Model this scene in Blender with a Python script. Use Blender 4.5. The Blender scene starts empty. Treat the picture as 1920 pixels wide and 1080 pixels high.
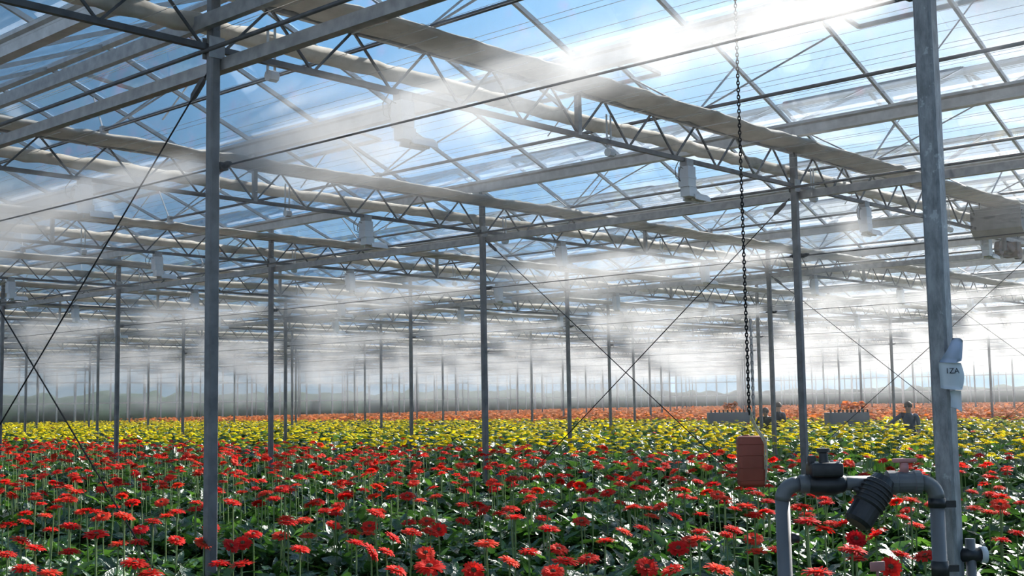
import bpy, bmesh, math, random
import numpy as np
from mathutils import Vector, Matrix, Euler

random.seed(7)
rng = np.random.default_rng(7)
scene = bpy.context.scene
COL = scene.collection

# ------------------------------------------------------------------ camera
# X runs along the trellis girders, Y along the gutters, Z up; the camera stands at the origin
CH = 1.70
F, PITCH, ROLL, YAW = 2290.72, 0.0936513, -0.0162114, 0.7401353
FW = Vector((math.cos(YAW), math.sin(YAW), 0)); RT = Vector((math.sin(YAW), -math.cos(YAW), 0)); UPV = Vector((0, 0, 1))
_d = FW * math.cos(PITCH) + UPV * math.sin(PITCH)
_u = UPV * math.cos(PITCH) - FW * math.sin(PITCH)
_c, _s = math.cos(ROLL), math.sin(ROLL)
EX = RT * _c + _u * _s; EY = _u * _c - RT * _s
cam_data = bpy.data.cameras.new('camera'); cam = bpy.data.objects.new('camera', cam_data); COL.objects.link(cam)
cam_data.sensor_width = 36.0; cam_data.lens = F / 1920 * 36; cam_data.clip_start = 0.05; cam_data.clip_end = 500
M = Matrix.Identity(4)
for r in range(3):
    M[r][0], M[r][1], M[r][2] = EX[r], EY[r], -_d[r]
M[2][3] = CH
cam.matrix_world = M
scene.camera = cam

# ------------------------------------------------------------------ exposure, sky, sun
scene.view_settings.view_transform = 'Standard'; scene.view_settings.look = 'None'
scene.view_settings.gamma = 1.0; scene.view_settings.use_curve_mapping = False
scene.view_settings.exposure = 0.15
cy = scene.cycles
cy.max_bounces = 4; cy.diffuse_bounces = 2; cy.glossy_bounces = 1; cy.transmission_bounces = 4
cy.volume_bounces = 0; cy.transparent_max_bounces = 40; cy.use_denoising = True
cy.adaptive_threshold = 0.12; cy.adaptive_min_samples = 8
cy.volume_step_rate = 4.0; cy.volume_max_steps = 48
cy.sample_clamp_indirect = 6.0
cy.caustics_reflective = False; cy.caustics_refractive = False

SUN_AZ, SUN_EL = math.radians(-40), math.radians(31)      # azimuth measured from the viewing direction, negative to its right
_az = YAW + SUN_AZ
SUN_DIR = Vector((math.cos(_az) * math.cos(SUN_EL), math.sin(_az) * math.cos(SUN_EL), math.sin(SUN_EL)))
SUN_STRENGTH = 10.5
SKY_STRENGTH = 1.35
sun_d = bpy.data.lights.new('sun', 'SUN'); sun_d.energy = SUN_STRENGTH; sun_d.angle = math.radians(0.6); sun_d.color = (1.0, 0.96, 0.9)
sun = bpy.data.objects.new('sun', sun_d); COL.objects.link(sun)
sun.rotation_euler = SUN_DIR.to_track_quat('Z', 'Y').to_euler(); sun.location = (20, 0, 30)

def math_node(nt, op, a, b=None, c=None, clamp=False):
    n = nt.nodes.new('ShaderNodeMath'); n.operation = op; n.use_clamp = clamp
    for i, v in enumerate((a, b, c)):
        if v is None: continue
        if isinstance(v, (int, float)): n.inputs[i].default_value = v
        else: nt.links.new(v, n.inputs[i])
    return n.outputs[0]

def ramp(nt, fac, stops):
    n = nt.nodes.new('ShaderNodeValToRGB'); el = n.color_ramp.elements
    while len(el) > 1: el.remove(el[-1])
    el[0].position = stops[0][0]; el[0].color = (*stops[0][1], 1)
    for p_, c_ in stops[1:]:
        e = el.new(p_); e.color = (*c_, 1)
    nt.links.new(fac, n.inputs[0]); return n.outputs[0]

def mixc(nt, fac, a, b, blend='MIX'):
    n = nt.nodes.new('ShaderNodeMix'); n.data_type = 'RGBA'; n.blend_type = blend
    for sock, v in ((n.inputs[0], fac), (n.inputs[6], a), (n.inputs[7], b)):
        if isinstance(v, tuple): sock.default_value = (*v, 1)
        elif isinstance(v, (int, float)): sock.default_value = v
        else: nt.links.new(v, sock)
    return n.outputs[2]

world = bpy.data.worlds.new('sky'); scene.world = world; world.use_nodes = True
nt = world.node_tree; nt.nodes.clear()
tc = nt.nodes.new('ShaderNodeTexCoord')
vd = nt.nodes.new('ShaderNodeVectorMath'); vd.operation = 'DOT_PRODUCT'
nt.links.new(tc.outputs['Generated'], vd.inputs[0]); vd.inputs[1].default_value = SUN_DIR
sx = nt.nodes.new('ShaderNodeSeparateXYZ'); nt.links.new(tc.outputs['Generated'], sx.inputs[0])
# clear-sky colour: deeper blue away from the sun, pale round it
sunward = math_node(nt, 'MULTIPLY_ADD', vd.outputs['Value'], 0.5, 0.5)      # 0 opposite the sun, 0.5 at right angles, 1 at the sun
blue = ramp(nt, sunward, [(0.0, (0.42, 0.52, 0.64)), (0.25, (0.26, 0.37, 0.52)), (0.55, (0.07, 0.14, 0.25)), (0.70, (0.035, 0.095, 0.185)), (0.775, (0.075, 0.20, 0.37)), (0.84, (0.17, 0.42, 0.76)), (0.90, (0.33, 0.62, 0.97)), (0.955, (0.62, 0.86, 1.12)), (1.0, (1.5, 1.5, 1.45))])
hor = ramp(nt, sx.outputs['Z'], [(0.0, (1, 1, 1)), (0.12, (0.35, 0.35, 0.35)), (0.35, (0, 0, 0))])
pale = mixc(nt, math_node(nt, 'MULTIPLY', hor, 0.45), blue, (0.60, 0.72, 0.82))
# clouds: noise on a flat layer overhead
zc = math_node(nt, 'MAXIMUM', sx.outputs['Z'], 0.05)
cx_ = math_node(nt, 'DIVIDE', sx.outputs['X'], zc); cyy = math_node(nt, 'DIVIDE', sx.outputs['Y'], zc)
cb = nt.nodes.new('ShaderNodeCombineXYZ'); nt.links.new(cx_, cb.inputs[0]); nt.links.new(cyy, cb.inputs[1])
cn = nt.nodes.new('ShaderNodeTexNoise'); cn.inputs['Scale'].default_value = 0.55; cn.inputs['Detail'].default_value = 6; cn.inputs['Roughness'].default_value = 0.55
cv = nt.nodes.new('ShaderNodeVectorMath'); cv.operation = 'ADD'; cv.inputs[1].default_value = (7, 5, 0); nt.links.new(cb.outputs[0], cv.inputs[0]); nt.links.new(cv.outputs[0], cn.inputs['Vector'])
near_sun = math_node(nt, 'MULTIPLY', math_node(nt, 'SUBTRACT', vd.outputs['Value'], 0.62), 0.7)
cm = ramp(nt, math_node(nt, 'ADD', cn.outputs[0], near_sun), [(0.62, (0, 0, 0)), (0.76, (1, 1, 1))])
cm = math_node(nt, 'MULTIPLY', cm, ramp(nt, sx.outputs['Z'], [(0.04, (0, 0, 0)), (0.12, (1, 1, 1))]))
cloudcol = ramp(nt, vd.outputs['Value'], [(0.3, (0.22, 0.30, 0.40)), (0.6, (0.60, 0.72, 0.84)), (0.8, (1.3, 1.3, 1.3))])
skyc = mixc(nt, cm, pale, cloudcol)
bg = nt.nodes.new('ShaderNodeBackground'); bg.inputs[1].default_value = SKY_STRENGTH; nt.links.new(skyc, bg.inputs[0])
wo = nt.nodes.new('ShaderNodeOutputWorld'); nt.links.new(bg.outputs[0], wo.inputs[0])

# ------------------------------------------------------------------ grid of the greenhouse
A0, SA = 3.8037, 6.4          # post rows along X, bay width
B0, SB = 1.6225, 4.07447      # girders along Y
G2 = SA / 2                   # gutter spacing
H_CHORD, H_TOP, H_GUT, H_RIDGE = CH + 1.99, CH + 2.31, CH + 2.52, CH + 3.21
WALL_B, WALL_A = B0 + SB * 14.5, A0 + SA * 13
def row(i): return A0 + SA * i
def gird(j): return B0 + SB * j

def to_px(p):
    v = Vector(p) - Vector((0, 0, CH)); z = v.dot(_d)
    if z < 0.05: return None
    return 960 + F * v.dot(EX) / z, 540 - F * v.dot(EY) / z, z
def ray(x, y): return (_d + EX * ((x - 960) / F) - EY * ((y - 540) / F))
def at_depth(x, y, z):                      # point on the sight line of a photo pixel at a given forward distance
    r_ = ray(x, y); return Vector((0, 0, CH)) + r_ * (z / r_.dot(FW))
def inview(p, m=260):
    q = to_px(p)
    return q is not None and -m < q[0] < 1920 + m and -m < q[1] < 1080 + m
def fdist(p): return p[0] * FW.x + p[1] * FW.y

# ------------------------------------------------------------------ mesh builder
class MB:
    def __init__(s): s.v = []; s.f = []; s.mi = []; s.cur = 0
    def add(s, vs, fs):
        o = len(s.v); s.v += [tuple(v) for v in vs]
        for f in fs: s.f.append(tuple(i + o for i in f)); s.mi.append(s.cur)
    def box(s, x0, x1, y0, y1, z0, z1):
        s.add([(x0, y0, z0), (x1, y0, z0), (x1, y1, z0), (x0, y1, z0), (x0, y0, z1), (x1, y0, z1), (x1, y1, z1), (x0, y1, z1)],
              [(0, 3, 2, 1), (4, 5, 6, 7), (0, 1, 5, 4), (1, 2, 6, 5), (2, 3, 7, 6), (3, 0, 4, 7)])
    def frame(s, p0, p1):
        d = (Vector(p1) - Vector(p0)).normalized()
        up = Vector((0, 0, 1)) if abs(d.z) < 0.95 else Vector((1, 0, 0))
        x = d.cross(up).normalized(); y = x.cross(d).normalized()
        return d, x, y
    def bar(s, p0, p1, w, h):
        d, x, y = s.frame(p0, p1); vs = []
        for p in (Vector(p0), Vector(p1)):
            for a, b in ((-1, -1), (1, -1), (1, 1), (-1, 1)): vs.append(p + x * a * w / 2 + y * b * h / 2)
        s.add(vs, [(0, 1, 2, 3), (7, 6, 5, 4), (0, 4, 5, 1), (1, 5, 6, 2), (2, 6, 7, 3), (3, 7, 4, 0)])
    def profile(s, p0, p1, pts, closed=True):     # sweep a 2D outline (side, up) along a straight line
        d, x, y = s.frame(p0, p1); n = len(pts); vs = []
        for p in (Vector(p0), Vector(p1)):
            for a, b in pts: vs.append(p + x * a + y * b)
        fs = [(i, (i + 1) % n, (i + 1) % n + n, i + n) for i in range(n if closed else n - 1)]
        if closed: fs += [tuple(range(n))[::-1], tuple(range(n, 2 * n))]
        s.add(vs, fs)
    def tube(s, pts, r, n=8, cap=True):
        pts = [Vector(p) for p in pts]; rs = r if isinstance(r, (list, tuple)) else [r] * len(pts)
        prev = None; vs = []
        for k, p in enumerate(pts):
            a = pts[max(k - 1, 0)]; b = pts[min(k + 1, len(pts) - 1)]
            d = (b - a).normalized()
            if prev is None:
                up = Vector((0, 0, 1)) if abs(d.z) < 0.9 else Vector((1, 0, 0)); x = d.cross(up).normalized()
            else:
                x = (prev - d * prev.dot(d)); x = x.normalized() if x.length > 1e-6 else d.orthogonal().normalized()
            prev = x; y = d.cross(x)
            for q in range(n):
                t = 2 * math.pi * q / n; vs.append(p + (x * math.cos(t) + y * math.sin(t)) * rs[k])
        fs = []
        for k in range(len(pts) - 1):
            for q in range(n):
                fs.append((k * n + q, k * n + (q + 1) % n, (k + 1) * n + (q + 1) % n, (k + 1) * n + q))
        if cap: fs += [tuple(range(n))[::-1], tuple(range((len(pts) - 1) * n, len(pts) * n))]
        s.add(vs, fs)
    def build(s, name, mats, parent=None, smooth=False, loc=None):
        me = bpy.data.meshes.new(name); me.from_pydata(s.v, [], s.f)
        mats = mats if isinstance(mats, (list, tuple)) else [mats]
        for m in mats: me.materials.append(m)
        if len(mats) > 1: me.polygons.foreach_set('material_index', s.mi)
        if smooth: me.polygons.foreach_set('use_smooth', [True] * len(s.f))
        me.update()
        return link(name, me, parent, loc)

def link(name, data, parent=None, loc=None):
    o = bpy.data.objects.new(name, data); COL.objects.link(o)
    if parent is not None: o.parent = parent
    if loc is not None: o.location = loc
    return o
def empty(name, loc=(0, 0, 0), rz=0):
    o = bpy.data.objects.new(name, None); COL.objects.link(o); o.location = loc; o.rotation_euler[2] = rz; o.empty_display_size = 0.1
    return o
def tag(o, label=None, cat=None, group=None, kind=None):
    if label: o['label'] = label
    if cat: o['category'] = cat
    if group: o['group'] = group
    if kind: o['kind'] = kind
    return o
def bevel_box(name, mat, sx, sy, sz, r, parent=None, loc=None, seg=2):
    bm = bmesh.new(); bmesh.ops.create_cube(bm, size=1)
    for v in bm.verts: v.co = Vector((v.co.x * sx, v.co.y * sy, v.co.z * sz))
    bmesh.ops.bevel(bm, geom=list(bm.edges), offset=r, segments=seg, affect='EDGES', profile=0.5)
    me = bpy.data.meshes.new(name); bm.to_mesh(me); bm.free(); me.materials.append(mat)
    me.polygons.foreach_set('use_smooth', [True] * len(me.polygons))
    return link(name, me, parent, loc)
def big_mesh(name, V, Fq, mats, rnd=None, midx=None, parent=None):
    """V (n,3), Fq (m,4) arrays; rnd per-vertex value for colour variation between pieces"""
    me = bpy.data.meshes.new(name); n, m = len(V), len(Fq)
    me.vertices.add(n); me.vertices.foreach_set('co', np.ascontiguousarray(V, dtype=np.float32).ravel())
    me.loops.add(m * 4); me.loops.foreach_set('vertex_index', np.ascontiguousarray(Fq, dtype=np.int32).ravel())
    me.polygons.add(m); me.polygons.foreach_set('loop_start', np.arange(0, m * 4, 4, dtype=np.int32))
    for mt in (mats if isinstance(mats, (list, tuple)) else [mats]): me.materials.append(mt)
    if midx is not None: me.polygons.foreach_set('material_index', np.ascontiguousarray(midx, dtype=np.int32))
    me.polygons.foreach_set('use_smooth', np.ones(m, dtype=bool))
    if rnd is not None:
        at = me.attributes.new('rnd', 'FLOAT', 'POINT'); at.data.foreach_set('value', np.ascontiguousarray(rnd, dtype=np.float32))
    me.update(calc_edges=True); me.validate()
    return link(name, me, parent)

# ------------------------------------------------------------------ materials
def new_mat(name):
    m = bpy.data.materials.new(name); m.use_nodes = True; return m, m.node_tree, m.node_tree.nodes['Principled BSDF']
def noise(nt, scale, detail=3, rough=0.55, vec=None, coord='Object'):
    n = nt.nodes.new('ShaderNodeTexNoise'); n.inputs['Scale'].default_value = scale; n.inputs['Detail'].default_value = detail; n.inputs['Roughness'].default_value = rough
    if vec is None:
        t = nt.nodes.new('ShaderNodeTexCoord'); vec = t.outputs[coord]
    nt.links.new(vec, n.inputs['Vector']); return n.outputs[0]
def simple(name, c1, c2=None, rough=0.5, metal=0.0, scale=8.0, bump=0.0, spec=0.5):
    m, nt, b = new_mat(name)
    b.inputs['Roughness'].default_value = rough; b.inputs['Metallic'].default_value = metal
    b.inputs['Specular IOR Level'].default_value = spec
    if c2 is None: c2 = tuple(x * 0.8 for x in c1)
    nz = noise(nt, scale, 4)
    nt.links.new(ramp(nt, nz, [(0.35, c1), (0.65, c2)]), b.inputs['Base Color'])
    if bump:
        bp = nt.nodes.new('ShaderNodeBump'); bp.inputs['Strength'].default_value = bump; bp.inputs['Distance'].default_value = 0.01
        nt.links.new(nz, bp.inputs['Height']); nt.links.new(bp.outputs[0], b.inputs['Normal'])
    return m
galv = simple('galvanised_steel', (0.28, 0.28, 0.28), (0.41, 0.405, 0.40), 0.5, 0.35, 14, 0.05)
post_m = simple('post_steel', (0.125, 0.128, 0.132), (0.20, 0.203, 0.208), 0.55, 0.2, 10, 0.06)
alu = simple('aluminium', (0.46, 0.455, 0.45), (0.60, 0.595, 0.59), 0.45, 0.45, 10)
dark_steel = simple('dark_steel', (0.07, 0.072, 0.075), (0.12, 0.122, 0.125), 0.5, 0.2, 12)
screen_m = simple('packed_screen_cloth', (0.52, 0.50, 0.46), (0.33, 0.31, 0.28), 0.85, 0, 6, 0.4)
roll_m = simple('rolled_screen_cloth', (0.72, 0.69, 0.63), (0.50, 0.47, 0.41), 0.8, 0, 9, 0.5)
def cloth_mat(m, amount, tint):
    nt = m.node_tree; b = nt.nodes['Principled BSDF']; o = nt.nodes['Material Output']
    tl = nt.nodes.new('ShaderNodeBsdfTranslucent'); tl.inputs[0].default_value = (*tint, 1); mx = nt.nodes.new('ShaderNodeMixShader'); mx.inputs[0].default_value = amount
    nt.links.new(b.outputs[0], mx.inputs[1]); nt.links.new(tl.outputs[0], mx.inputs[2]); nt.links.new(mx.outputs[0], o.inputs[0])
cloth_mat(screen_m, 0.33, (0.52, 0.50, 0.46)); cloth_mat(roll_m, 0.30, (0.70, 0.67, 0.61))
white_pl = simple('white_enamel', (0.70, 0.73, 0.76), (0.60, 0.63, 0.67), 0.4, 0, 6)
black_pl = simple('black_plastic', (0.012, 0.013, 0.015), (0.03, 0.03, 0.033), 0.42, 0, 20)
pvc = simple('grey_pvc', (0.125, 0.128, 0.135), (0.165, 0.168, 0.175), 0.38, 0, 5)
pink_pl = simple('faded_red_plastic', (0.55, 0.26, 0.25), (0.46, 0.20, 0.19), 0.5, 0, 12)
canister_m = simple('brown_red_plastic', (0.30, 0.066, 0.038), (0.23, 0.05, 0.028), 0.5, 0, 7, 0.05)
rope_m = simple('pale_rope', (0.55, 0.52, 0.40), (0.35, 0.33, 0.24), 0.9, 0, 90)
rust_m = simple('rusty_drive', (0.16, 0.09, 0.06), (0.10, 0.09, 0.09), 0.7, 0.2, 14)
heater_m = simple('heater_sheet', (0.22, 0.22, 0.22), (0.15, 0.15, 0.15), 0.5, 0.2, 4)
paper_m = simple('paper', (0.72, 0.75, 0.79), (0.62, 0.66, 0.70), 0.8, 0, 12)
paper_b = simple('blue_paper', (0.44, 0.52, 0.70), (0.52, 0.58, 0.72), 0.75, 0, 12)
cable_m = simple('dull_cable', (0.03, 0.03, 0.032), None, 1.0, 0, 20, 0, 0.0)
ink = simple('ink', (0.03, 0.035, 0.05), None, 0.8)
soil = simple('soil', (0.030, 0.026, 0.020), (0.016, 0.015, 0.012), 0.95, 0, 3, 0.5)
canopy_m = simple('low_canopy', (0.012, 0.035, 0.010), (0.006, 0.018, 0.006), 0.9, 0, 6, 0.5)
hedge_m = simple('hedge_green', (0.035, 0.085, 0.025), (0.015, 0.045, 0.015), 0.9, 0, 2.2, 0.6)
skin_m = simple('skin', (0.42, 0.25, 0.18), None, 0.6)
shirt_a = simple('slate_shirt', (0.10, 0.13, 0.18), None, 0.9)
shirt_b = simple('navy_shirt', (0.03, 0.04, 0.07), None, 0.9)
shirt_c = simple('dark_olive_shirt', (0.06, 0.07, 0.06), None, 0.9)
hair_m = simple('brown_hair', (0.06, 0.035, 0.02), None, 0.7)
trouser_m = simple('dark_trousers', (0.03, 0.03, 0.04), None, 0.9)
trolley_m = simple('grey_trolley_panel', (0.30, 0.30, 0.33), (0.24, 0.24, 0.27), 0.6, 0, 3)

# near post: worn zinc with pale scuffs
def worn_post():
    m, nt, b = new_mat('worn_galvanised_post')
    b.inputs['Roughness'].default_value = 0.5; b.inputs['Metallic'].default_value = 0.2
    t = nt.nodes.new('ShaderNodeTexCoord'); mp = nt.nodes.new('ShaderNodeMapping'); mp.inputs['Scale'].default_value = (1, 1, 0.35)
    nt.links.new(t.outputs['Object'], mp.inputs[0])
    base = ramp(nt, noise(nt, 40, 5, 0.65, mp.outputs[0]), [(0.35, (0.16, 0.17, 0.18)), (0.65, (0.32, 0.335, 0.35))])
    sc = ramp(nt, noise(nt, 16, 6, 0.7, t.outputs['Object']), [(0.62, (0, 0, 0)), (0.66, (1, 1, 1))])
    nt.links.new(mixc(nt, math_node(nt, 'MULTIPLY', sc, 0.6), base, (0.50, 0.53, 0.55)), b.inputs['Base Color'])
    return m
worn_m = worn_post()

def glass_mat(name, tint, refl):
    m = bpy.data.materials.new(name); m.use_nodes = True; nt = m.node_tree; nt.nodes.clear()
    o = nt.nodes.new('ShaderNodeOutputMaterial'); tr = nt.nodes.new('ShaderNodeBsdfTransparent'); tr.inputs[0].default_value = (*tint, 1)
    gl = nt.nodes.new('ShaderNodeBsdfGlossy'); gl.inputs['Roughness'].default_value = 0.08; gl.inputs[0].default_value = (0.9, 0.95, 1, 1)
    fr = nt.nodes.new('ShaderNodeFresnel'); fr.inputs[0].default_value = 1.3
    mx = nt.nodes.new('ShaderNodeMixShader')
    nt.links.new(math_node(nt, 'MULTIPLY', fr.outputs[0], refl), mx.inputs[0])
    nt.links.new(tr.outputs[0], mx.inputs[1]); nt.links.new(gl.outputs[0], mx.inputs[2]); nt.links.new(mx.outputs[0], o.inputs[0])
    return m
glass_m = glass_mat('roof_glass', (0.982, 0.988, 0.992), 0.30)
wall_glass_m = glass_mat('wall_glass', (0.72, 0.78, 0.78), 0.5)

def plant_mat(name, stops, rough, translucent, tcol, spec=0.5, tip=None):
    """pieces vary by the stored value rnd; thin tissue lets some light through"""
    m = bpy.data.materials.new(name); m.use_nodes = True; nt = m.node_tree; b = nt.nodes['Principled BSDF']; o = nt.nodes['Material Output']
    at = nt.nodes.new('ShaderNodeAttribute'); at.attribute_name = 'rnd'
    oi = nt.nodes.new('ShaderNodeObjectInfo')
    v = math_node(nt, 'FRACT', math_node(nt, 'ADD', at.outputs['Fac'], oi.outputs['Random']))
    col = ramp(nt, v, stops)
    nt.links.new(col, b.inputs['Base Color']); b.inputs['Roughness'].default_value = rough; b.inputs['Specular IOR Level'].default_value = spec
    if 'leaf' in name:
        t_ = nt.nodes.new('ShaderNodeTexCoord'); bp = nt.nodes.new('ShaderNodeBump'); bp.inputs['Strength'].default_value = 0.9; bp.inputs['Distance'].default_value = 0.012
        nt.links.new(noise(nt, 42, 3, 0.6, t_.outputs['Object']), bp.inputs['Height']); nt.links.new(bp.outputs[0], b.inputs['Normal'])
    tl = nt.nodes.new('ShaderNodeBsdfTranslucent'); nt.links.new(mixc(nt, 1.0, col, tcol, 'MULTIPLY'), tl.inputs[0])
    mx = nt.nodes.new('ShaderNodeMixShader'); mx.inputs[0].default_value = translucent
    nt.links.new(b.outputs[0], mx.inputs[1]); nt.links.new(tl.outputs[0], mx.inputs[2]); nt.links.new(mx.outputs[0], o.inputs[0])
    return m
leaf_m = plant_mat('gerbera_leaf', [(0, (0.022, 0.055, 0.022)), (0.5, (0.033, 0.085, 0.028)), (0.85, (0.055, 0.13, 0.035)), (1, (0.10, 0.22, 0.05))], 0.29, 0.26, (1.9, 2.0, 0.9), 0.8)
red_m = plant_mat('red_petal', [(0, (0.74, 0.020, 0.018)), (0.5, (0.84, 0.040, 0.026)), (0.8, (0.86, 0.085, 0.040)), (1, (0.62, 0.012, 0.020))], 0.75, 0.42, (1, 0.8, 0.8), 0.15)
yellow_m = plant_mat('yellow_petal', [(0, (0.84, 0.58, 0.006)), (0.6, (0.86, 0.68, 0.008)), (1, (0.80, 0.72, 0.03))], 0.75, 0.42, (1, 1, 0.6), 0.12)
orange_m = plant_mat('orange_petal', [(0, (0.72, 0.16, 0.02)), (0.6, (0.76, 0.23, 0.05)), (1, (0.78, 0.32, 0.12))], 0.75, 0.40, (1, 0.9, 0.7), 0.12)
stem_m = plant_mat('flower_stem', [(0, (0.13, 0.22, 0.07)), (1, (0.22, 0.30, 0.12))], 0.5, 0.15, (1, 1, 0.8), 0.4)
eye_m = simple('dark_flower_eye', (0.07, 0.02, 0.012), (0.16, 0.10, 0.03), 0.9, 0, 120, 0.4)

# ------------------------------------------------------------------ ground and far walls
def struct(o, label=None): o['kind'] = 'structure'; return tag(o, label) if label else o
g = MB(); g.add([(-12, -12, 0), (130, -12, 0), (130, 110, 0), (-12, 110, 0)], [(0, 1, 2, 3)])
struct(g.build('floor', soil), 'dark soil floor under the flower beds')

def far_wall(name, along_x, pos, lo, hi, label):
    w = empty(name, (0, 0, 0)); struct(w, label)
    P = (lambda t, z, d=0: (t, pos + d, z)) if along_x else (lambda t, z, d=0: (pos + d, t, z))
    n = int((hi - lo) / 1.0186); levels = [0.0, 0.75, 2.0, 3.1, H_GUT]
    mull = MB(); mull.bar(P(0, 0), P(0, H_GUT), 0.06, 0.09); mm = None
    for k in range(n + 1):
        t = lo + k * 1.0186
        b = MB(); b.bar((0, 0, 0), (0, 0, H_GUT), 0.06 if k % 4 else 0.13, 0.09)
        b.build('mullion', alu, w, loc=P(t, 0))
    for z in levels:
        b = MB(); b.bar(P(lo, z + 0.03), P(hi, z + 0.03), 0.07, 0.07); b.build('rail', alu, w)
    meshes = {}
    for li in range(len(levels) - 1):
        b = MB(); zz0, zz1 = 0, levels[li + 1] - levels[li]
        if along_x: b.box(0.03, 0.98, -0.004, 0.004, zz0, zz1)
        else: b.box(-0.004, 0.004, 0.03, 0.98, zz0, zz1)
        me = bpy.data.meshes.new('pane'); me.from_pydata(b.v, [], b.f); me.materials.append(wall_glass_m); meshes[li] = me
    for k in range(n):
        for li in range(len(levels) - 1):
            link('pane', meshes[li], w, P(lo + k * 1.0186, levels[li]))
    return w
far_wall('wall_left', True, WALL_B, 24.0, WALL_A, 'glazed side wall of the greenhouse with pale mullions')
far_wall('wall_back', False, WALL_A, 28.0, WALL_B, 'glazed end wall fading into the mist')

def hedge(name, x0, x1, y0, y1, h, label):
    b = MB(); rg = np.random.default_rng(3); nx = max(2, int((x1 - x0) / 0.8)); ny = max(2, int((y1 - y0) / 0.8)); nz = 7
    if x1 - x0 > y1 - y0: nu = nx; P = lambda u, d, z: (x0 + (x1 - x0) * u, y0 + d, z)
    else: nu = ny; P = lambda u, d, z: (x0 + d, y0 + (y1 - y0) * u, z)
    vs = []; prof = [(0, 0), (-0.15, 0.5), (-0.1, 1.1), (0.0, 1.6), (0.4, h * 0.95), (0.9, h), (1.6, h * 0.9), (2.0, 0)]
    for q in range(nu + 1):
        for d, z in prof:
            vs.append(P(q / nu, d + rg.normal(0, 0.12), max(0, z + (rg.normal(0, 0.16) if z > 0 else 0))))
    m_ = len(prof)
    b.add(vs, [(q * m_ + k, q * m_ + k + 1, (q + 1) * m_ + k + 1, (q + 1) * m_ + k) for q in range(nu) for k in range(m_ - 1)])
    return tag(b.build(name, hedge_m, smooth=True), label, 'hedge')
hedge('clipped_hedge', 18, 92, WALL_B + 5, WALL_B + 7, 2.6, 'blurred green hedge outside the glazed side wall')
hedge('clipped_hedge', WALL_A + 6, WALL_A + 8, 20, 70, 2.4, 'pale green hedge beyond the misty end wall')

# ------------------------------------------------------------------ glass roof (gutters, ridges, bars, panes)
roof = struct(empty('ceiling', (0, 0, 0)), 'pitched glass roof of gutters, ridges, glazing bars and panes')
KMIN, KMAX = -1, 26
SPB = SB / 4
NB = int((WALL_B - (B0 - 2 * SPB)) / SPB)
def bline(n): return B0 - 2 * SPB + n * SPB
gut_prof = [(-0.085, 0.035), (-0.085, 0.06), (-0.045, 0.055), (-0.035, -0.05), (0.035, -0.05), (0.045, 0.055), (0.085, 0.06), (0.085, 0.035), (0.055, 0.02), (0.045, -0.065), (-0.045, -0.065), (-0.055, 0.02)]
for k in range(KMIN, KMAX + 1):
    a = A0 + G2 * k
    b = MB(); y0 = max(-3.0, a * 0.2 - 4); y1 = min(WALL_B, a * 2.6 + 6)
    b.profile((a, y0, H_GUT), (a, y1, H_GUT), gut_prof); b.build('gutter', alu, roof)
    if k < KMAX:
        b = MB(); b.profile((a + G2 / 2, y0, H_RIDGE), (a + G2 / 2, y1, H_RIDGE), [(-0.04, -0.02), (0, -0.045), (0.04, -0.02), (0.03, 0.02), (-0.03, 0.02)])
        b.build('ridge_bar', alu, roof)
dz = H_RIDGE - H_GUT - 0.05
def bar_mesh(side):
    b = MB(); b.bar((0, 0, 0.05), (side * G2 / 2, 0, 0.05 + dz), 0.026, 0.036); me = bpy.data.meshes.new('glazing_bar'); me.from_pydata(b.v, [], b.f); me.materials.append(alu); return me, b
def pane_mesh(side):
    b = MB(); n_ = Vector((-dz * side, 0, G2 / 2)).normalized() * 0.004
    p = [Vector((side * 0.05, 0.012, 0.085)), Vector((side * (G2 / 2 - 0.02), 0.012, 0.07 + dz)), Vector((side * (G2 / 2 - 0.02), SPB - 0.012, 0.07 + dz)), Vector((side * 0.05, SPB - 0.012, 0.085))]
    b.add(p + [v + n_ for v in p], [(0, 3, 2, 1), (4, 5, 6, 7), (0, 1, 5, 4), (1, 2, 6, 5), (2, 3, 7, 6), (3, 0, 4, 7)])
    me = bpy.data.meshes.new('pane'); me.from_pydata(b.v, [], b.f); me.materials.append(glass_m); return me, b
bars, panes = [], []
BM = {s: bar_mesh(s) for s in (1, -1)}; PM = {s: pane_mesh(s) for s in (1, -1)}
for k in range(KMIN, KMAX + 1):
    for s in (1, -1):
        a = A0 + G2 * k
        for n in range(NB + 1):
            y = bline(n); mid = (a + s * 0.8, y, H_GUT + 0.35)
            if not inview(mid, 420): continue
            bars.append((fdist(mid), a, y, s)); panes.append((fdist(mid), a, y, s))
bars.sort(); panes.sort()
for dist, a, y, s in bars[:300]: link('glazing_bar', BM[s][0], roof, (a, y, H_GUT))
for dist, a, y, s in panes[:300]: link('pane', PM[s][0], roof, (a, y, H_GUT))
def rest(name, items, table, mat):
    V, Fq = [], []; off = 0
    for dist, a, y, s in items:
        b = table[s][1]; V.append(np.array(b.v) + (a, y, H_GUT)); Fq.append(np.array(b.f) + off); off += len(b.v)
    me = bpy.data.meshes.new(name); V = np.concatenate(V); Fq = np.concatenate(Fq)
    o = big_mesh(name, V, Fq, mat, parent=roof); o.data.polygons.foreach_set('use_smooth', np.zeros(len(Fq), dtype=bool)); o['kind'] = 'stuff'
rest('distant_glazing_bars', bars[300:], BM, alu); rest('distant_panes', panes[300:], PM, glass_m)
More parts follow.
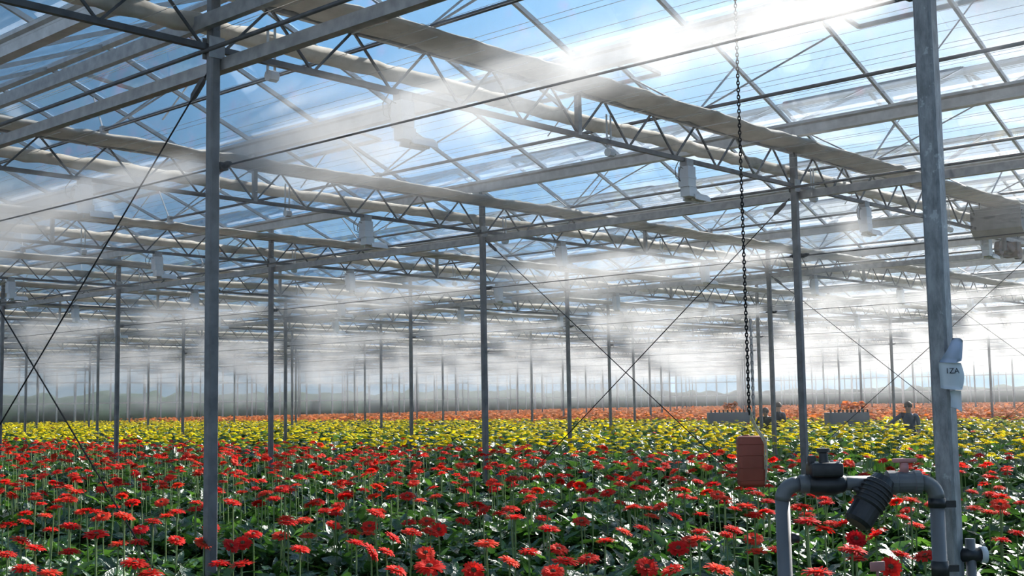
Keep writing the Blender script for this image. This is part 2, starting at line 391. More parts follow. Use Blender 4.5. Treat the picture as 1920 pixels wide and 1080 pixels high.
# ridge vents: framed lights standing ajar on the far slope of every roof, every second pair of panes
vent_items = []
for k in range(0, 7):
    a = A0 + G2 * k + G2 / 2
    for n in range(1, NB, 4):
        y = bline(n) + (SPB * 2 if k % 2 else 0)
        if inview((a + 0.4, y + SPB, H_RIDGE), 100) and fdist((a, y)) < 26: vent_items.append((a, y))
for a, y in vent_items:
    t = 0.10; L = 0.95
    p0 = Vector((0.03, 0.02, 0.035)); p1 = Vector((L * math.cos(t), 0.02, -L * math.sin(t) + 0.035))
    W = Vector((0, SPB * 2 - 0.04, 0))
    fr = MB(); fr.bar(p0, p0 + W, 0.03, 0.03); fr.bar(p1, p1 + W, 0.035, 0.035); fr.bar(p0, p1, 0.03, 0.03); fr.bar(p0 + W, p1 + W, 0.03, 0.03)
    f = fr.build('vent_frame', alu, roof, loc=(a, y, H_RIDGE))
    pn = MB(); pn.add([p0, p1, p1 + W, p0 + W], [(0, 1, 2, 3)]); pn.build('vent_pane', glass_m, f)
    st = MB(); q = (p1 + p1 + W) / 2; st.bar(q, (0.75, W.y / 2 + 0.3, -0.50), 0.012, 0.012); st.build('vent_stay', alu, f)

# ------------------------------------------------------------------ posts
POST_LABELS = {
 (0, 0): 'thick scuffed grey post with a curling paper notice fixed to it',
 (0, 1): 'tall dark steel post rising from the shaded red gerberas, mist jetting at its side',
 (1, 1): 'dark slim post behind the black valve, beside the hanging red canister',
 (1, 2): 'grey post at the middle of the red bed edge with a nozzle cloud beside it',
 (1, 3): 'grey post next after the middle one, towards the dark side of the house',
 (1, 4): 'grey post at the yellow bed edge just beyond the dark near post',
 (1, 5): 'dark post at the very left border of the view',
 (2, 2): 'pale misted post just beside the chain, behind the red canister',
 (2, 3): 'grey post at whose foot the crossed bracing cable ends',
 (2, 4): 'thin misted post between the middle post and the next row post, third bay deep'}
ORD = ['nearest', 'first', 'second', 'third', 'fourth', 'fifth', 'sixth', 'seventh', 'eighth', 'ninth', 'tenth', 'eleventh', 'twelfth', 'thirteenth', 'fourteenth', 'last']
post_list = []
for i in range(0, 13):
    for j in range(-1, 15):
        a, y = row(i), gird(j)
        q = to_px((a, y, CH))
        if q is None or not (-60 < q[0] < 1980): continue
        post_list.append((i, j))
W_ = 0.06
def post_mesh(top, r=0.008):
    b = MB(); h = W_ / 2; c = r
    b.profile((0, 0, 0), (0, 0, top), [(-h + c, -h), (h - c, -h), (h, -h + c), (h, h - c), (h - c, h), (-h + c, h), (-h, h - c), (-h, -h + c)])
    return b
pb = post_mesh(H_TOP + 0.02); post_me = bpy.data.meshes.new('shaft'); post_me.from_pydata(pb.v, [], pb.f); post_me.materials.append(post_m)
worn_me = post_me.copy(); worn_me.materials.clear(); worn_me.materials.append(worn_m)
hb = MB(); hb.box(-0.05, 0.05, -0.05, 0.05, H_TOP + 0.02, H_TOP + 0.032); hb.box(-0.025, 0.025, -0.025, 0.025, H_TOP + 0.032, H_GUT - 0.064)
head_me = bpy.data.meshes.new('head_plate'); head_me.from_pydata(hb.v, [], hb.f); head_me.materials.append(galv)
gb = MB(); gb.box(-0.05, 0.05, -0.006, 0.0, H_CHORD - 0.06, H_CHORD + 0.06)
plate_me = bpy.data.meshes.new('girder_plate'); plate_me.from_pydata(gb.v, [], gb.f); plate_me.materials.append(galv)
for (i, j) in post_list:
    p = empty('steel_post', (row(i), gird(j), 0))
    lab = POST_LABELS.get((i, j))
    if lab: tag(p, lab, 'post', 'posts of the near rows')
    else:
        RW = ['nearest', 'second', 'third', 'fourth', 'fifth', 'sixth', 'seventh', 'eighth', 'ninth', 'tenth', 'eleventh', 'twelfth', 'thirteenth'][i]
        look = 'thin grey post half veiled by mist' if i < 3 else ('faint thin post in drifting mist' if i < 5 else 'hair-thin post nearly lost in mist')
        tag(p, '%s, %s row deep, under the %s girder' % (look, RW, ORD[max(j, 0)] if j >= 0 else 'unseen'), 'post', 'posts in the misty rows')
    link('shaft', worn_me if (i, j) == (0, 0) else post_me, p)
    link('head_plate', head_me, p)
    if i < 5:
        for yy in (-W_ / 2, W_ / 2 + 0.006): link('girder_plate', plate_me, p, (0, yy, 0))

# ------------------------------------------------------------------ trellis girders, packed screens
def span(y):                       # the part of a girder at depth y that the view can hold
    return max(-2.6 + 0.0, 0.42 * y - 2.0), min(WALL_A, 2.95 * y + 4)
DIAG = {}
for s in (1, -1):
    b = MB(); b.bar((0, 0, 0), (s * 0.313, 0, H_TOP - H_CHORD), 0.014, 0.014)
    me = bpy.data.meshes.new('diagonal'); me.from_pydata(b.v, [], b.f); me.materials.append(dark_steel); DIAG[s] = (me, b)
sb_ = MB(); sb_.bar((0, 0, 0), (0, 0, H_GUT - 0.07 - H_CHORD), 0.04, 0.04); strut_me = bpy.data.meshes.new('strut'); strut_me.from_pydata(sb_.v, [], sb_.f); strut_me.materials.append(galv)
def wobble_tube(x0, x1, y, z, ry, rz, n, seg, amp, seed):
    rg = np.random.default_rng(seed); m_ = int((x1 - x0) / seg); vs = []
    for q in range(m_ + 1):
        x = x0 + (x1 - x0) * q / m_; k1 = 1 + rg.normal(0, amp); dy, dz_ = rg.normal(0, 0.006, 2)
        for t in range(n):
            an = 2 * math.pi * t / n; fold = 1 + 0.06 * math.sin(3 * an + q * 0.11) + rg.normal(0, 0.02)
            vs.append((x, y + dy + math.cos(an) * ry * k1 * fold, z + dz_ + math.sin(an) * rz * k1 * fold))
    fs = [(q * n + t, q * n + (t + 1) % n, (q + 1) * n + (t + 1) % n, (q + 1) * n + t) for q in range(m_) for t in range(n)]
    return vs, fs
for j in range(0, 15):
    y = gird(j); x0, x1 = span(y)
    t = empty('trellis_girder', (0, y, 0))
    tag(t, 'zigzag steel trellis girder, %s of those crossing beyond the thick post' % ORD[j] if j else 'zigzag steel trellis girder carried by the thick near post', 'girder', 'trellis girders')
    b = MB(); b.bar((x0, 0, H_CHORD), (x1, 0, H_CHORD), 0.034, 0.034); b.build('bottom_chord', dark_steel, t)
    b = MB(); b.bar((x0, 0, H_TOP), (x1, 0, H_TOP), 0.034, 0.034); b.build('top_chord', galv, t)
    far = []; ndiag = 0
    for i in range(-1, 13):
        for q in range(-5, 5):
            xb = row(i) + G2 + q * 0.626
            for s, xx in ((1, xb), (-1, xb + 0.626)):
                if not (x0 < xx < x1 and x0 < xx + s * 0.313 < x1): continue
                if j < 5 and ndiag < 150 and fdist((xx, y)) < 30:
                    link('diagonal', DIAG[s][0], t, (xx, 0, H_CHORD)); ndiag += 1
                else: far.append((s, xx))
        xs = row(i) + G2
        if x0 < xs < x1: link('strut', strut_me, t, (xs, 0, H_CHORD))
    if far:
        b = MB()
        for s, xx in far: b.bar((xx, 0, H_CHORD), (xx + s * 0.313, 0, H_TOP), 0.014, 0.014)
        b.build('distant_diagonals', dark_steel, t)['kind'] = 'stuff'
    # upper screen, packed flat along the girder on its wires; lower screen, packed into a roll behind it
    seg = 0.12 if j < 4 else 0.5
    vs, fs = wobble_tube(x0, x1, y - 0.155, H_TOP + 0.022, 0.175, 0.040, 14, seg, 0.035, 40 + j)
    b = MB(); b.add(vs, fs); o = b.build('packed_shade_screen', screen_m, smooth=True)
    if j < 4:
        for q_ in range(int((x1 - x0) / 0.42)):
            xs = x0 + 0.2 + 0.42 * q_
            if not inview((xs, y, H_TOP), 40) or fdist((xs, y)) > 20: continue
            b = MB(); b.box(xs - 0.004, xs + 0.004, y - 0.34, y + 0.02, H_TOP - 0.0245, H_TOP - 0.0215); b.build('tie_tape', white_pl, o)
    tag(o, 'flat beige bundle of shade screen packed along the %s trellis girder' % (ORD[j] if j else 'thick post\'s'), 'shade screen', 'flat packed screens')
    vs, fs = wobble_tube(x0, x1, y + 0.10, CH + 2.145, 0.054, 0.054, 12, seg, 0.04, 80 + j)
    rr = empty('rolled_energy_screen', (0, 0, 0))
    tag(rr, 'pale rolled screen hanging behind the %s trellis girder' % (ORD[j] if j else 'thick post\'s'), 'rolled screen', 'rolled screens')
    b = MB(); b.add(vs, fs); b.build('cloth_roll', roll_m, rr, smooth=True)
    for i in range(-1, 26):
        xs = A0 + 0.42 + G2 * i
        if x0 < xs < x1 and fdist((xs, y)) < 24:
            b = MB()
            for dx in (-0.025, 0.025): b.box(xs + dx - 0.008, xs + dx + 0.008, y + 0.035, y + 0.041, H_CHORD - 0.06, CH + 2.22)
            b.tube([(xs - 0.03, y + 0.03, H_CHORD - 0.07), (xs + 0.03, y + 0.03, H_CHORD - 0.07)], 0.035, 8)
            b.build('strap', white_pl, rr)

# screen wires: thin lines under the packed screens, along the gutters
b = MB()
for q in range(0, 62):
    x = 1.0 + q * 0.40
    for z in (H_TOP - 0.022, CH + 2.085):
        b.bar((x, max(-1, 0.2 * x - 1), z), (x, min(2.3 * x + 4, 34), z), 0.0022, 0.0022)
tag(b.build('screen_wires', alu), 'fine support wires strung side by side under the roof', None, None, 'stuff')

# ------------------------------------------------------------------ rails, water lines, vent tubes along the gutters
for i in range(0, 13):
    a = row(i); y0 = max(-2.5, a * 0.22 - 3); y1 = min(WALL_B, 2.5 * a + 6)
    nm = ['first', 'second', 'third', 'fourth', 'fifth', 'sixth', 'seventh', 'eighth', 'ninth', 'tenth', 'eleventh', 'twelfth', 'thirteenth'][i]
    b = MB(); b.profile((a + 0.065, y0, CH + 1.905), (a + 0.065, y1, CH + 1.905), [(-0.03, -0.035), (0.03, -0.035), (0.03, -0.02), (-0.012, -0.02), (-0.012, 0.02), (0.03, 0.02), (0.03, 0.035), (-0.03, 0.035)])
    tag(b.build('channel_rail', galv), 'long channel-shaped rail fixed to the posts of the %s row' % nm, 'rail', 'channel rails along post rows')
    b = MB(); b.tube([(a - 0.05, y0, CH + 1.97), (a - 0.05, y1, CH + 1.97)], 0.013, 8)
    tag(b.build('heating_pipe', dark_steel, smooth=True), 'thin dark pipe running past the posts of the %s row' % nm, 'pipe', 'dark pipes along post rows')
    b = MB(); b.profile((a - 0.075, y0, CH + 2.12), (a - 0.075, y1, CH + 2.12), [(-0.022, -0.04), (0.022, -0.04), (0.022, 0.04), (-0.022, 0.04)])
    if i < 1: tag(b.build('box_rail', galv), 'deep box rail crossing in front of the tall dark post', 'rail')
    # misting line
    w = empty('misting_line', (a + 0.11, 0, 0)); tag(w, 'black misting pipe with spray nozzles along the %s post row' % nm, 'misting pipe', 'misting pipes along post rows')
    b = MB(); z = CH + 1.33
    b.tube([(-0.06, y0, z), (-0.06, y1, z)], 0.0055, 6); b.build('pipe', black_pl, w)
    for j in range(0, 14):
        if not inview((a, gird(j), z), 120) or fdist((a, gird(j))) > 34: continue
        b = MB(); yy = gird(j)
        b.tube([(-0.06, yy - 0.03, z), (-0.06, yy - 0.07, z + 0.005), (-0.06, yy - 0.10, z + 0.01)], [0.016, 0.02, 0.007], 8)
        b.tube([(-0.06, yy + 0.03, z), (-0.06, yy + 0.07, z + 0.005), (-0.06, yy + 0.10, z + 0.01)], [0.016, 0.02, 0.007], 8)
        b.box(-0.085, -0.03, yy - 0.035, yy + 0.035, z - 0.02, z + 0.02)
        b.build('nozzle', black_pl, w)
for k in range(0, 24):
    a = A0 + G2 * (k + 0.5) - (G2 if k == 0 else 0) * 0
    y0 = max(-2.5, a * 0.22 - 3); y1 = min(WALL_B, 2.5 * a + 6)
    v = empty('vent_push_tube', (a, 0, 0)); tag(v, 'dark vent push tube under the %s ridge counted from the thick post' % (ORD[k + 1] if k + 1 < 15 else 'far misted'), 'push tube', 'vent push tubes')
    b = MB(); b.tube([(0, y0, H_TOP + 0.14), (0, y1, H_TOP + 0.14)], 0.016, 8); b.build('tube', dark_steel, v, smooth=True)
    for j in range(0, 12):
        yy = gird(j)
        if not inview((a, yy, H_TOP), 200) or fdist((a, yy)) > 26: continue
        for (dx, dy) in ((0.45, SPB), (0.62, 0.0), (0.50, -SPB)):
            h2 = H_GUT + 0.03 + dz * (1 - dx / (G2 / 2))
            b = MB(); b.bar((0, yy, H_TOP + 0.12), (dx, yy + dy, h2), 0.013, 0.013); b.build('push_rod', galv, v)
        b = MB(); b.box(-0.03, 0.03, yy - 0.025, yy + 0.025, H_TOP + 0.018, H_TOP + 0.17); b.build('bearing', galv, v)

# crossed bracing cables in the braced bays
for i in range(0, 5):
    a = row(i)
    for d in (1, -1):
        ya, yb = (gird(1), gird(2)) if d == 1 else (gird(2), gird(1)); s = 1 if d == 1 else -1
        c = empty('bracing_cable', (a + 0.01 * d, 0, 0))
        nm = ['tall dark near post', 'slim post behind the valve', 'third row', 'fourth row', 'fifth row'][i]
        tag(c, 'thin bracing cable at the %s, %s' % (nm, 'sloping down away' if d == 1 else 'sloping down towards the thick post'), 'cable', 'crossed bracing cables')
        p0 = Vector((0, ya + s * 0.06, CH + 1.88)); p1 = Vector((0, yb - s * 0.06, 0.42)); b = MB(); b.tube([p0, p1], 0.005, 6); b.build('wire', cable_m, c)
        e = (p1 - p0).normalized(); b = MB(); b.tube([p0 + e * 0.05, p0 + e * 0.08, p0 + e * 0.19, p0 + e * 0.22], [0.008, 0.02, 0.02, 0.008], 8); b.build('turnbuckle', dark_steel, c)

# ------------------------------------------------------------------ grow lamps under the girders
def lamp_parts():
    P = []
    b = MB(); b.box(-0.055, 0.055, -0.05, 0.05, -0.17, 0.0); b.box(-0.06, 0.06, -0.055, 0.055, -0.10, -0.085); P.append(('ballast_box', b, white_pl, False))
    b = MB(); b.box(-0.05, 0.05, -0.035, 0.035, 0.0, 0.06); P.append(('hanger', b, galv, False))
    b = MB(); b.box(-0.035, 0.075, -0.045, 0.045, -0.25, -0.17); P.append(('neck', b, white_pl, False))
    b = MB(); pr_ = [(-0.07, -0.04), (-0.06, -0.005), (-0.03, 0.022), (0.03, 0.022), (0.06, -0.005), (0.07, -0.04), (0.062, -0.04), (0.03, 0.014), (-0.03, 0.014), (-0.062, -0.04)]
    b.profile((0.03, 0, -0.235), (0.25, 0, -0.235), pr_); P.append(('reflector', b, white_pl, False))
    b = MB(); b.tube([(0.07, 0, -0.262), (0.23, 0, -0.262)], 0.013, 8); P.append(('bulb', b, rope_m, True))
    b = MB(); b.tube([(-0.055, 0, -0.02), (-0.09, 0, -0.01), (-0.115, 0, -0.05), (-0.12, 0, -0.10), (-0.10, 0, -0.13), (-0.16, 0, -0.11), (-0.17, 0, -0.04), (-0.12, 0, 0.03)], 0.004, 5); P.append(('cable', b, dark_steel, True))
    out = []
    for n_, b, m_, sm in P:
        me = bpy.data.meshes.new(n_); me.from_pydata(b.v, [], b.f); me.materials.append(m_)
        if sm: me.polygons.foreach_set('use_smooth', [True] * len(b.f))
        out.append((n_, me))
    return out
LP = lamp_parts()
LAMP_LABELS = {(0, 1): 'white grow lamp in the sunlit mist above the first pale roll', (1, 1): 'white grow lamp with a looped cable beside the hanging chain',
 (2, 1): 'white grow lamp between the slim dark post and the thick scuffed post', (3, 1): 'grow lamp under the heater box at the edge of the view',
 (1, 2): 'white grow lamp on the second girder before the middle post', (2, 2): 'white grow lamp on the second girder past the middle post',
 (0, 2): 'dim grey grow lamp in the dark corner beside the bracing cable', (1, 3): 'small grow lamp on the third girder in the shaded side'}
for j in range(1, 8):
    for i in range(0, 12):
        x, y = A0 + 1.42 + G2 * i, gird(j)
        if not inview((x, y, H_CHORD), 60) or fdist((x, y)) > 30: continue
        l = empty('grow_lamp', (x, y, H_CHORD - 0.055))
        tag(l, LAMP_LABELS.get((i, j), 'small misted grow lamp on the %s girder, %s in its line' % (ORD[j], ORD[i + 1])), 'grow lamp', 'grow lamps under the girders')
        for n_, me in LP: link(n_, me, l)

# ------------------------------------------------------------------ heater box and drive motor at the edge of the view
h = empty('air_heater', (14.75, gird(1) - 0.25, CH + 2.06)); tag(h, 'big grey air heater box hung on the girder beside the thick scuffed post', 'heater')
b = MB(); b.profile((0, -0.30, 0), (0, 0.30, 0), [(-0.26, -0.10), (-0.14, -0.20), (0.18, -0.16), (0.30, -0.04), (0.30, 0.16), (-0.26, 0.16)]); b.build('housing', heater_m, h)
for z in (0.015, 0.055, 0.095):
    b = MB(); b.bar((-0.24, -0.306, z), (0.28, -0.306, z), 0.012, 0.018); b.build('louvre', dark_steel, h)
b = MB(); b.tube([(-0.02, 0, -0.18), (-0.02, 0, -0.34)], 0.03, 10); b.build('flue', dark_steel, h)
for sx_ in (-0.2, 0.22):
    b = MB(); b.bar((sx_, 0.2, 0.16), (sx_, 0.2, 0.28), 0.02, 0.02); b.build('hanger', galv, h)
d_ = empty('screen_drive_motor', (15.55, gird(1), H_CHORD - 0.157)); tag(d_, 'rusty brown screen drive motor below the air heater', 'drive motor')
b = MB(); b.tube([(-0.22, 0, 0), (-0.2, 0, 0), (0.02, 0, 0), (0.04, 0, 0)], [0.05, 0.075, 0.075, 0.05], 14); b.build('motor', rust_m, d_, smooth=True)
b = MB(); b.box(0.04, 0.18, -0.09, 0.09, -0.10, 0.09); b.build('gearbox', rust_m, d_)
for x in (-0.32, 0.3):
    b = MB(); b.tube([(x, -0.03, -0.02), (x, 0.03, -0.02)], 0.09, 14); b.build('wheel', rust_m, d_)
b = MB(); b.bar((-0.5, 0, 0.115), (0.6, 0, 0.115), 0.06, 0.05); b.build('mounting_beam', galv, d_)

# ------------------------------------------------------------------ hanging chain and red canister
cd = 6.15
ctop = at_depth(1404, 748, cd); cx0, cy0 = ctop.x, ctop.y
ch = empty('hanging_chain', (cx0, cy0, H_TOP + 0.12)); tag(ch, 'dark bead chain hanging straight down above the red canister', 'chain')
def link_ring(b, c, rx, rz, r, flat):
    pts = []
    for q in range(9):
        t = 2 * math.pi * q / 8; u, w_ = math.cos(t) * rx, math.sin(t) * rz
        pts.append((c[0] + (u * RT.x if flat else u * FW.x), c[1] + (u * RT.y if flat else u * FW.y), c[2] + w_))
    b.tube(pts, r, 4, cap=False)
zlow = at_depth(1406, 775, cd).z - (H_TOP + 0.12)
b = MB(); z = 0.0; k = 0
while z > zlow:
    link_ring(b, (0, 0, z), 0.0066, 0.0125, 0.0032, k % 2 == 0); z -= 0.0185; k += 1
b.build('links', cable_m, ch)
b = MB(); z = zlow; k = 0; zmid = at_depth(1400, 600, cd).z - (H_TOP + 0.12)
while z < zmid:
    link_ring(b, (0.022 * RT.x, 0.022 * RT.y, z), 0.0065, 0.013, 0.003, k % 2 == 0); z += 0.021; k += 1
b.build('return_strand', galv, ch)
canc = at_depth(1408.5, 865, cd)
cn_ = empty('red_canister', (canc.x, canc.y, canc.z), YAW - math.pi / 2); tag(cn_, 'brown-red plastic canister hung as a weight on the chain', 'canister')
cw, chh = 50 * cd / F, 94 * cd / F
bevel_box('body', canister_m, cw, 0.09, chh, 0.02, cn_, seg=3)
for z in (-0.36, -0.12, 0.12, 0.34):
    bevel_box('rib', canister_m, cw + 0.003, 0.093, 0.004, 0.0015, cn_, (0, 0, z * chh), 1)
b = MB(); b.tube([(-0.02, 0, chh / 2 - 0.002), (-0.02, 0, chh / 2 + 0.006)], 0.016, 12); b.build('cap', canister_m, cn_, smooth=True)
rp = empty('tie_rope', (0, 0, 0)); tag(rp, 'pale frayed rope tying the red canister to the chain', 'rope')
def P_(x, y, dd=0): return at_depth(x, y, cd + dd)
b = MB(); b.tube([P_(1406, 768), P_(1411, 785), P_(1420, 803), P_(1430, 818, -0.05), P_(1436, 826, -0.05), P_(1438, 850, -0.05), P_(1437, 885, -0.05), P_(1435, 908, -0.04)], 0.005, 6); b.build('strand', rope_m, rp, smooth=True)
b = MB(); b.tube([P_(1404, 765), P_(1408, 786), P_(1416, 803), P_(1427, 819, -0.05), P_(1434, 832, -0.05), P_(1434, 880, -0.05)], 0.004, 6); b.build('second_strand', rope_m, rp, smooth=True)

# ------------------------------------------------------------------ irrigation manifold by the thick post
PD = 3.72
pxm = PD / F
org = at_depth(1466, 908, PD)
man = empty('irrigation_manifold', (org.x, org.y, 0), YAW - math.pi / 2)       # local x to the right of the view, y away, z up
tag(man, 'grey plastic pipe loop with black valve and filter beside the thick post', 'manifold')
Z0 = org.z
def L(px, py, d=0): return Vector(((px - 1466) * pxm, d, Z0 - (py - 908) * pxm - (px - 1466) * pxm * 0.0))
R_ = 13.5 * pxm
b = MB(); b.tube([Vector((0, 0, 0.0)), L(1466, 934)], R_, 18); b.build('left_riser', pvc, man, smooth=True)
def elbow(cx, cz, sgn, r):
    pts = []
    for q in range(7):
        t = math.pi / 2 * q / 6; pts.append(L(cx, cz) + Vector((-sgn * math.cos(t) * r, 0, math.sin(t) * r)))
    return pts
re = 30 * pxm
b = MB(); b.tube(elbow(1466 + 30, 908 + 30, 1, re), R_ * 1.08, 18); b.build('left_elbow', pvc, man, smooth=True)
b = MB(); b.tube(elbow(1752 - 30, 908 + 30, -1, re), R_ * 1.08, 18); b.build('right_elbow', pvc, man, smooth=True)
b = MB(); b.tube([Vector((286 * pxm, 0, 0.0)), L(1752, 934)], R_, 18); b.build('right_riser', pvc, man, smooth=True)
b = MB(); b.tube([L(1752, 938), L(1752, 955)], R_ * 1.18, 18); b.build('riser_coupling', black_pl, man, smooth=True)
b = MB(); b.tube([L(1752, 1052), L(1752, 1080)], R_ * 1.18, 18); b.build('riser_coupling', black_pl, man, smooth=True)
b = MB(); b.tube([L(1494, 908), L(1662, 908)], R_ * 0.98, 18); b.tube([L(1718, 908), L(1724, 908)], R_, 18); b.build('cross_pipe', pvc, man, smooth=True)
b = MB(); b.tube([L(1497, 908), L(1499, 908), L(1515, 908), L(1517, 908)], [R_, R_ * 1.28, R_ * 1.28, R_], 18); b.build('union_nut', pvc, man, smooth=True)
# pressure valve
v = empty('pressure_valve'); v.parent = man
b = MB(); b.tube([L(1512, 908), L(1516, 908), L(1530, 910), L(1560, 910), L(1578, 908), L(1584, 908)], [R_, R_ * 1.25, R_ * 1.5, R_ * 1.5, R_ * 1.25, R_], 16); b.build('valve_body', black_pl, v, smooth=True)
o = bevel_box('bonnet', black_pl, 58 * pxm, 56 * pxm, 26 * pxm, 4 * pxm, v, L(1546, 882))
b = MB(); b.tube([L(1545, 870), L(1545, 852), L(1545, 850), L(1545, 843)], [10 * pxm, 8 * pxm, 12 * pxm, 12 * pxm], 12); b.build('adjusting_knob', black_pl, v)
o = bevel_box('pilot_block', black_pl, 13 * pxm, 16 * pxm, 20 * pxm, 2 * pxm, v, L(1523, 866))
for qx in (1526, 1566):
    for dd in (-22 * pxm, 22 * pxm):
        b = MB(); b.tube([L(qx, 893, dd), L(qx, 866, dd)], 3.2 * pxm, 6); b.build('bolt', galv, v)
# filter barrel, slanting down from the pipe
f_ = empty('slanted_filter'); f_.parent = man
q0, q1 = L(1652, 900, -0.02), L(1592, 980, -0.055); e = (q1 - q0)
def fp(t): return q0 + e * t
b = MB(); b.tube([fp(0.0), fp(0.12), fp(0.14), fp(0.60), fp(0.62), fp(0.94), fp(1.0)], [20 * pxm, 24 * pxm, 27 * pxm, 28 * pxm, 26 * pxm, 26 * pxm, 20 * pxm], 20); b.build('barrel', black_pl, f_, smooth=False)
for t in (0.2, 0.29, 0.38, 0.47, 0.56):
    b = MB(); b.tube([fp(t), fp(t + 0.012), fp(t + 0.028), fp(t + 0.04)], [27 * pxm, 30 * pxm, 30 * pxm, 27 * pxm], 20); b.build('ring', black_pl, f_, smooth=True)
b = MB(); b.tube([L(1590, 912, -0.005), L(1625, 930, -0.03)], 6 * pxm, 8); b.build('filter_branch', black_pl, f_, smooth=True)
# ball valve
w = empty('ball_valve'); w.parent = man
b = MB(); b.tube([L(1659, 908), L(1661, 908), L(1676, 908), L(1678, 908), L(1708, 908), L(1710, 908), L(1722, 908), L(1724, 908)], [14 * pxm, 22 * pxm, 22 * pxm, 20 * pxm, 20 * pxm, 22 * pxm, 22 * pxm, 14 * pxm], 20); b.build('valve_body', pvc, w, smooth=False)
b = MB(); b.tube([L(1694, 890), L(1694, 872)], 8 * pxm, 10); b.build('handle_stem', pink_pl, w, smooth=True)
bevel_box('handle', pink_pl, 44 * pxm, 14 * pxm, 8 * pxm, 2.5 * pxm, w, L(1695, 868))
b = MB(); b.tube([L(1479, 1006, -0.01), L(1492, 1006, -0.01)], 9 * pxm, 10); b.build('drain_knob', black_pl, man, smooth=True)
for py in (949, 1066):
    b = MB(); b.box(*sorted((L(1752, py).x, L(1786, py).x)), -0.006, 0.006, L(1752, py).z - 0.010, L(1752, py).z + 0.010); b.build('post_clamp', black_pl, man)
# a second fitting on the far side of the thick post
hf = at_depth(1838, 1040, 3.9)
fit = empty('hose_fitting', hf, YAW - math.pi / 2); tag(fit, 'black hose fitting with a pale collar low behind the thick post', 'hose fitting')
b = MB(); b.tube([(-0.07, 0, 0), (0.0, 0, 0)], 0.022, 12); b.build('body', black_pl, fit, smooth=True)
b = MB(); b.tube([(0.0, 0, 0), (0.018, 0, 0)], 0.026, 12); b.build('collar', white_pl, fit, smooth=True)
b = MB(); b.tube([(-0.03, 0, -hf.z), (-0.03, 0, 0.05)], 0.016, 12); b.build('riser', pvc, fit, smooth=True)
pt = at_depth(1645, 1062, 3.9)
pk = empty('plant_tag', pt, YAW - 1.2); tag(pk, 'pale pink plastic tag stuck among the leaves under the valve loop', 'tag')
bevel_box('plate', pink_pl, 0.055, 0.006, 0.03, 0.002, pk); b = MB(); b.box(-0.004, 0.004, -0.002, 0.002, -0.35, -0.01); b.build('stake', pink_pl, pk)

# ------------------------------------------------------------------ paper notice on the thick post
nd = fdist((row(0), gird(0))) - 0.058
nm_ = nd / F
npz = at_depth(1787, 695, nd)
note = empty('paper_notice', npz, YAW - math.pi / 2); tag(note, 'curled white and blue paper notice wrapped on the thick post', 'notice')
def sheet(name, pts_rows, mat, parent, t=0.0012):
    b = MB(); n = len(pts_rows[0]); vs = [p for r_ in pts_rows for p in r_]; m_ = len(vs)
    vs2 = [(x, y + t, z) for x, y, z in vs]; fs = []
    for r_ in range(len(pts_rows) - 1):
        for c_ in range(n - 1):
            i0 = r_ * n + c_; q = (i0, i0 + 1, i0 + n + 1, i0 + n); fs.append(q); fs.append(tuple(i + m_ for i in q[::-1]))
    ring = list(range(n)) + [r_ * n + n - 1 for r_ in range(1, len(pts_rows))] + [(len(pts_rows) - 1) * n + c_ for c_ in range(n - 2, -1, -1)] + [r_ * n for r_ in range(len(pts_rows) - 2, 0, -1)]
    for a_, b_ in zip(ring, ring[1:] + ring[:1]): fs.append((a_, b_, b_ + m_, a_ + m_))
    b.add(vs + vs2, fs); return b.build(name, mat, parent, smooth=True)
def N(px, py, d=0): return ((px - 1787) * nm_, d, -(py - 695) * nm_)
rows_ = []
for k in range(7):
    t = k / 6; y_ = 678 + (729 - 678) * t
    rows_.append([N(1762 + 1.5 * t, y_ - 2, 0.006), N(1770, y_, -0.002), N(1780, y_ + 0.8, -0.004), N(1790, y_ + 1.6, -0.003), N(1799, y_ + 2.2, 0.004), N(1806 + 5 * math.sin(t * 3.14), y_ + 3 - 2 * t, 0.016), N(1808 + 6 * math.sin(t * 3.14), y_ + 3, 0.03)])
sheet('sheet', rows_, paper_m, note)
rows_ = []
for k in range(6):
    t = k / 5
    rows_.append([N(1762 + 27 * t, 679 - 45 * t, 0.002 - 0.012 * math.sin(t * 3)), N(1776 + 18 * t, 680 - 46 * t, -0.008 - 0.014 * math.sin(t * 3)), N(1790 + 11 * t, 681 - 46 * t, -0.010 - 0.014 * math.sin(t * 3)), N(1803 + 3 * t, 677 - 40 * t, -0.002), N(1808 + 3 * t, 671 - 32 * t, 0.012)])
sheet('folded_flap', rows_, paper_b, note)
tcu = bpy.data.curves.new('lettering', 'FONT'); tcu.body = '1ZA'; tcu.size = 0.024; tcu.extrude = 0.0004; tcu.materials.append(ink)
to = link('lettering', tcu, note); to.location = N(1771, 700, -0.0075); to.rotation_euler = (math.pi / 2, 0, -0.03)
bpy.context.view_layer.update()
me_t = bpy.data.meshes.new_from_object(to.evaluated_get(bpy.context.evaluated_depsgraph_get())); loc_, rot_ = to.location.copy(), to.rotation_euler.copy()
bpy.data.objects.remove(to); to = link('lettering', me_t, note); to.location = loc_; to.rotation_euler = rot_
tp = empty('tape_scrap', at_depth(1792, 752, nd), YAW - math.pi / 2); tag(tp, 'torn pale tape scrap stuck to the post below the paper notice', 'tape')
sheet('tape', [[(-0.014, 0.006, 0.030), (0.002, 0.002, 0.034), (0.020, 0.004, 0.032)], [(-0.012, 0.006, 0.012), (0.002, 0.002, 0.010), (0.020, 0.004, 0.008)], [(-0.014, 0.006, -0.018), (0.0, 0.002, -0.022), (0.020, 0.004, -0.034)]], paper_m, tp)

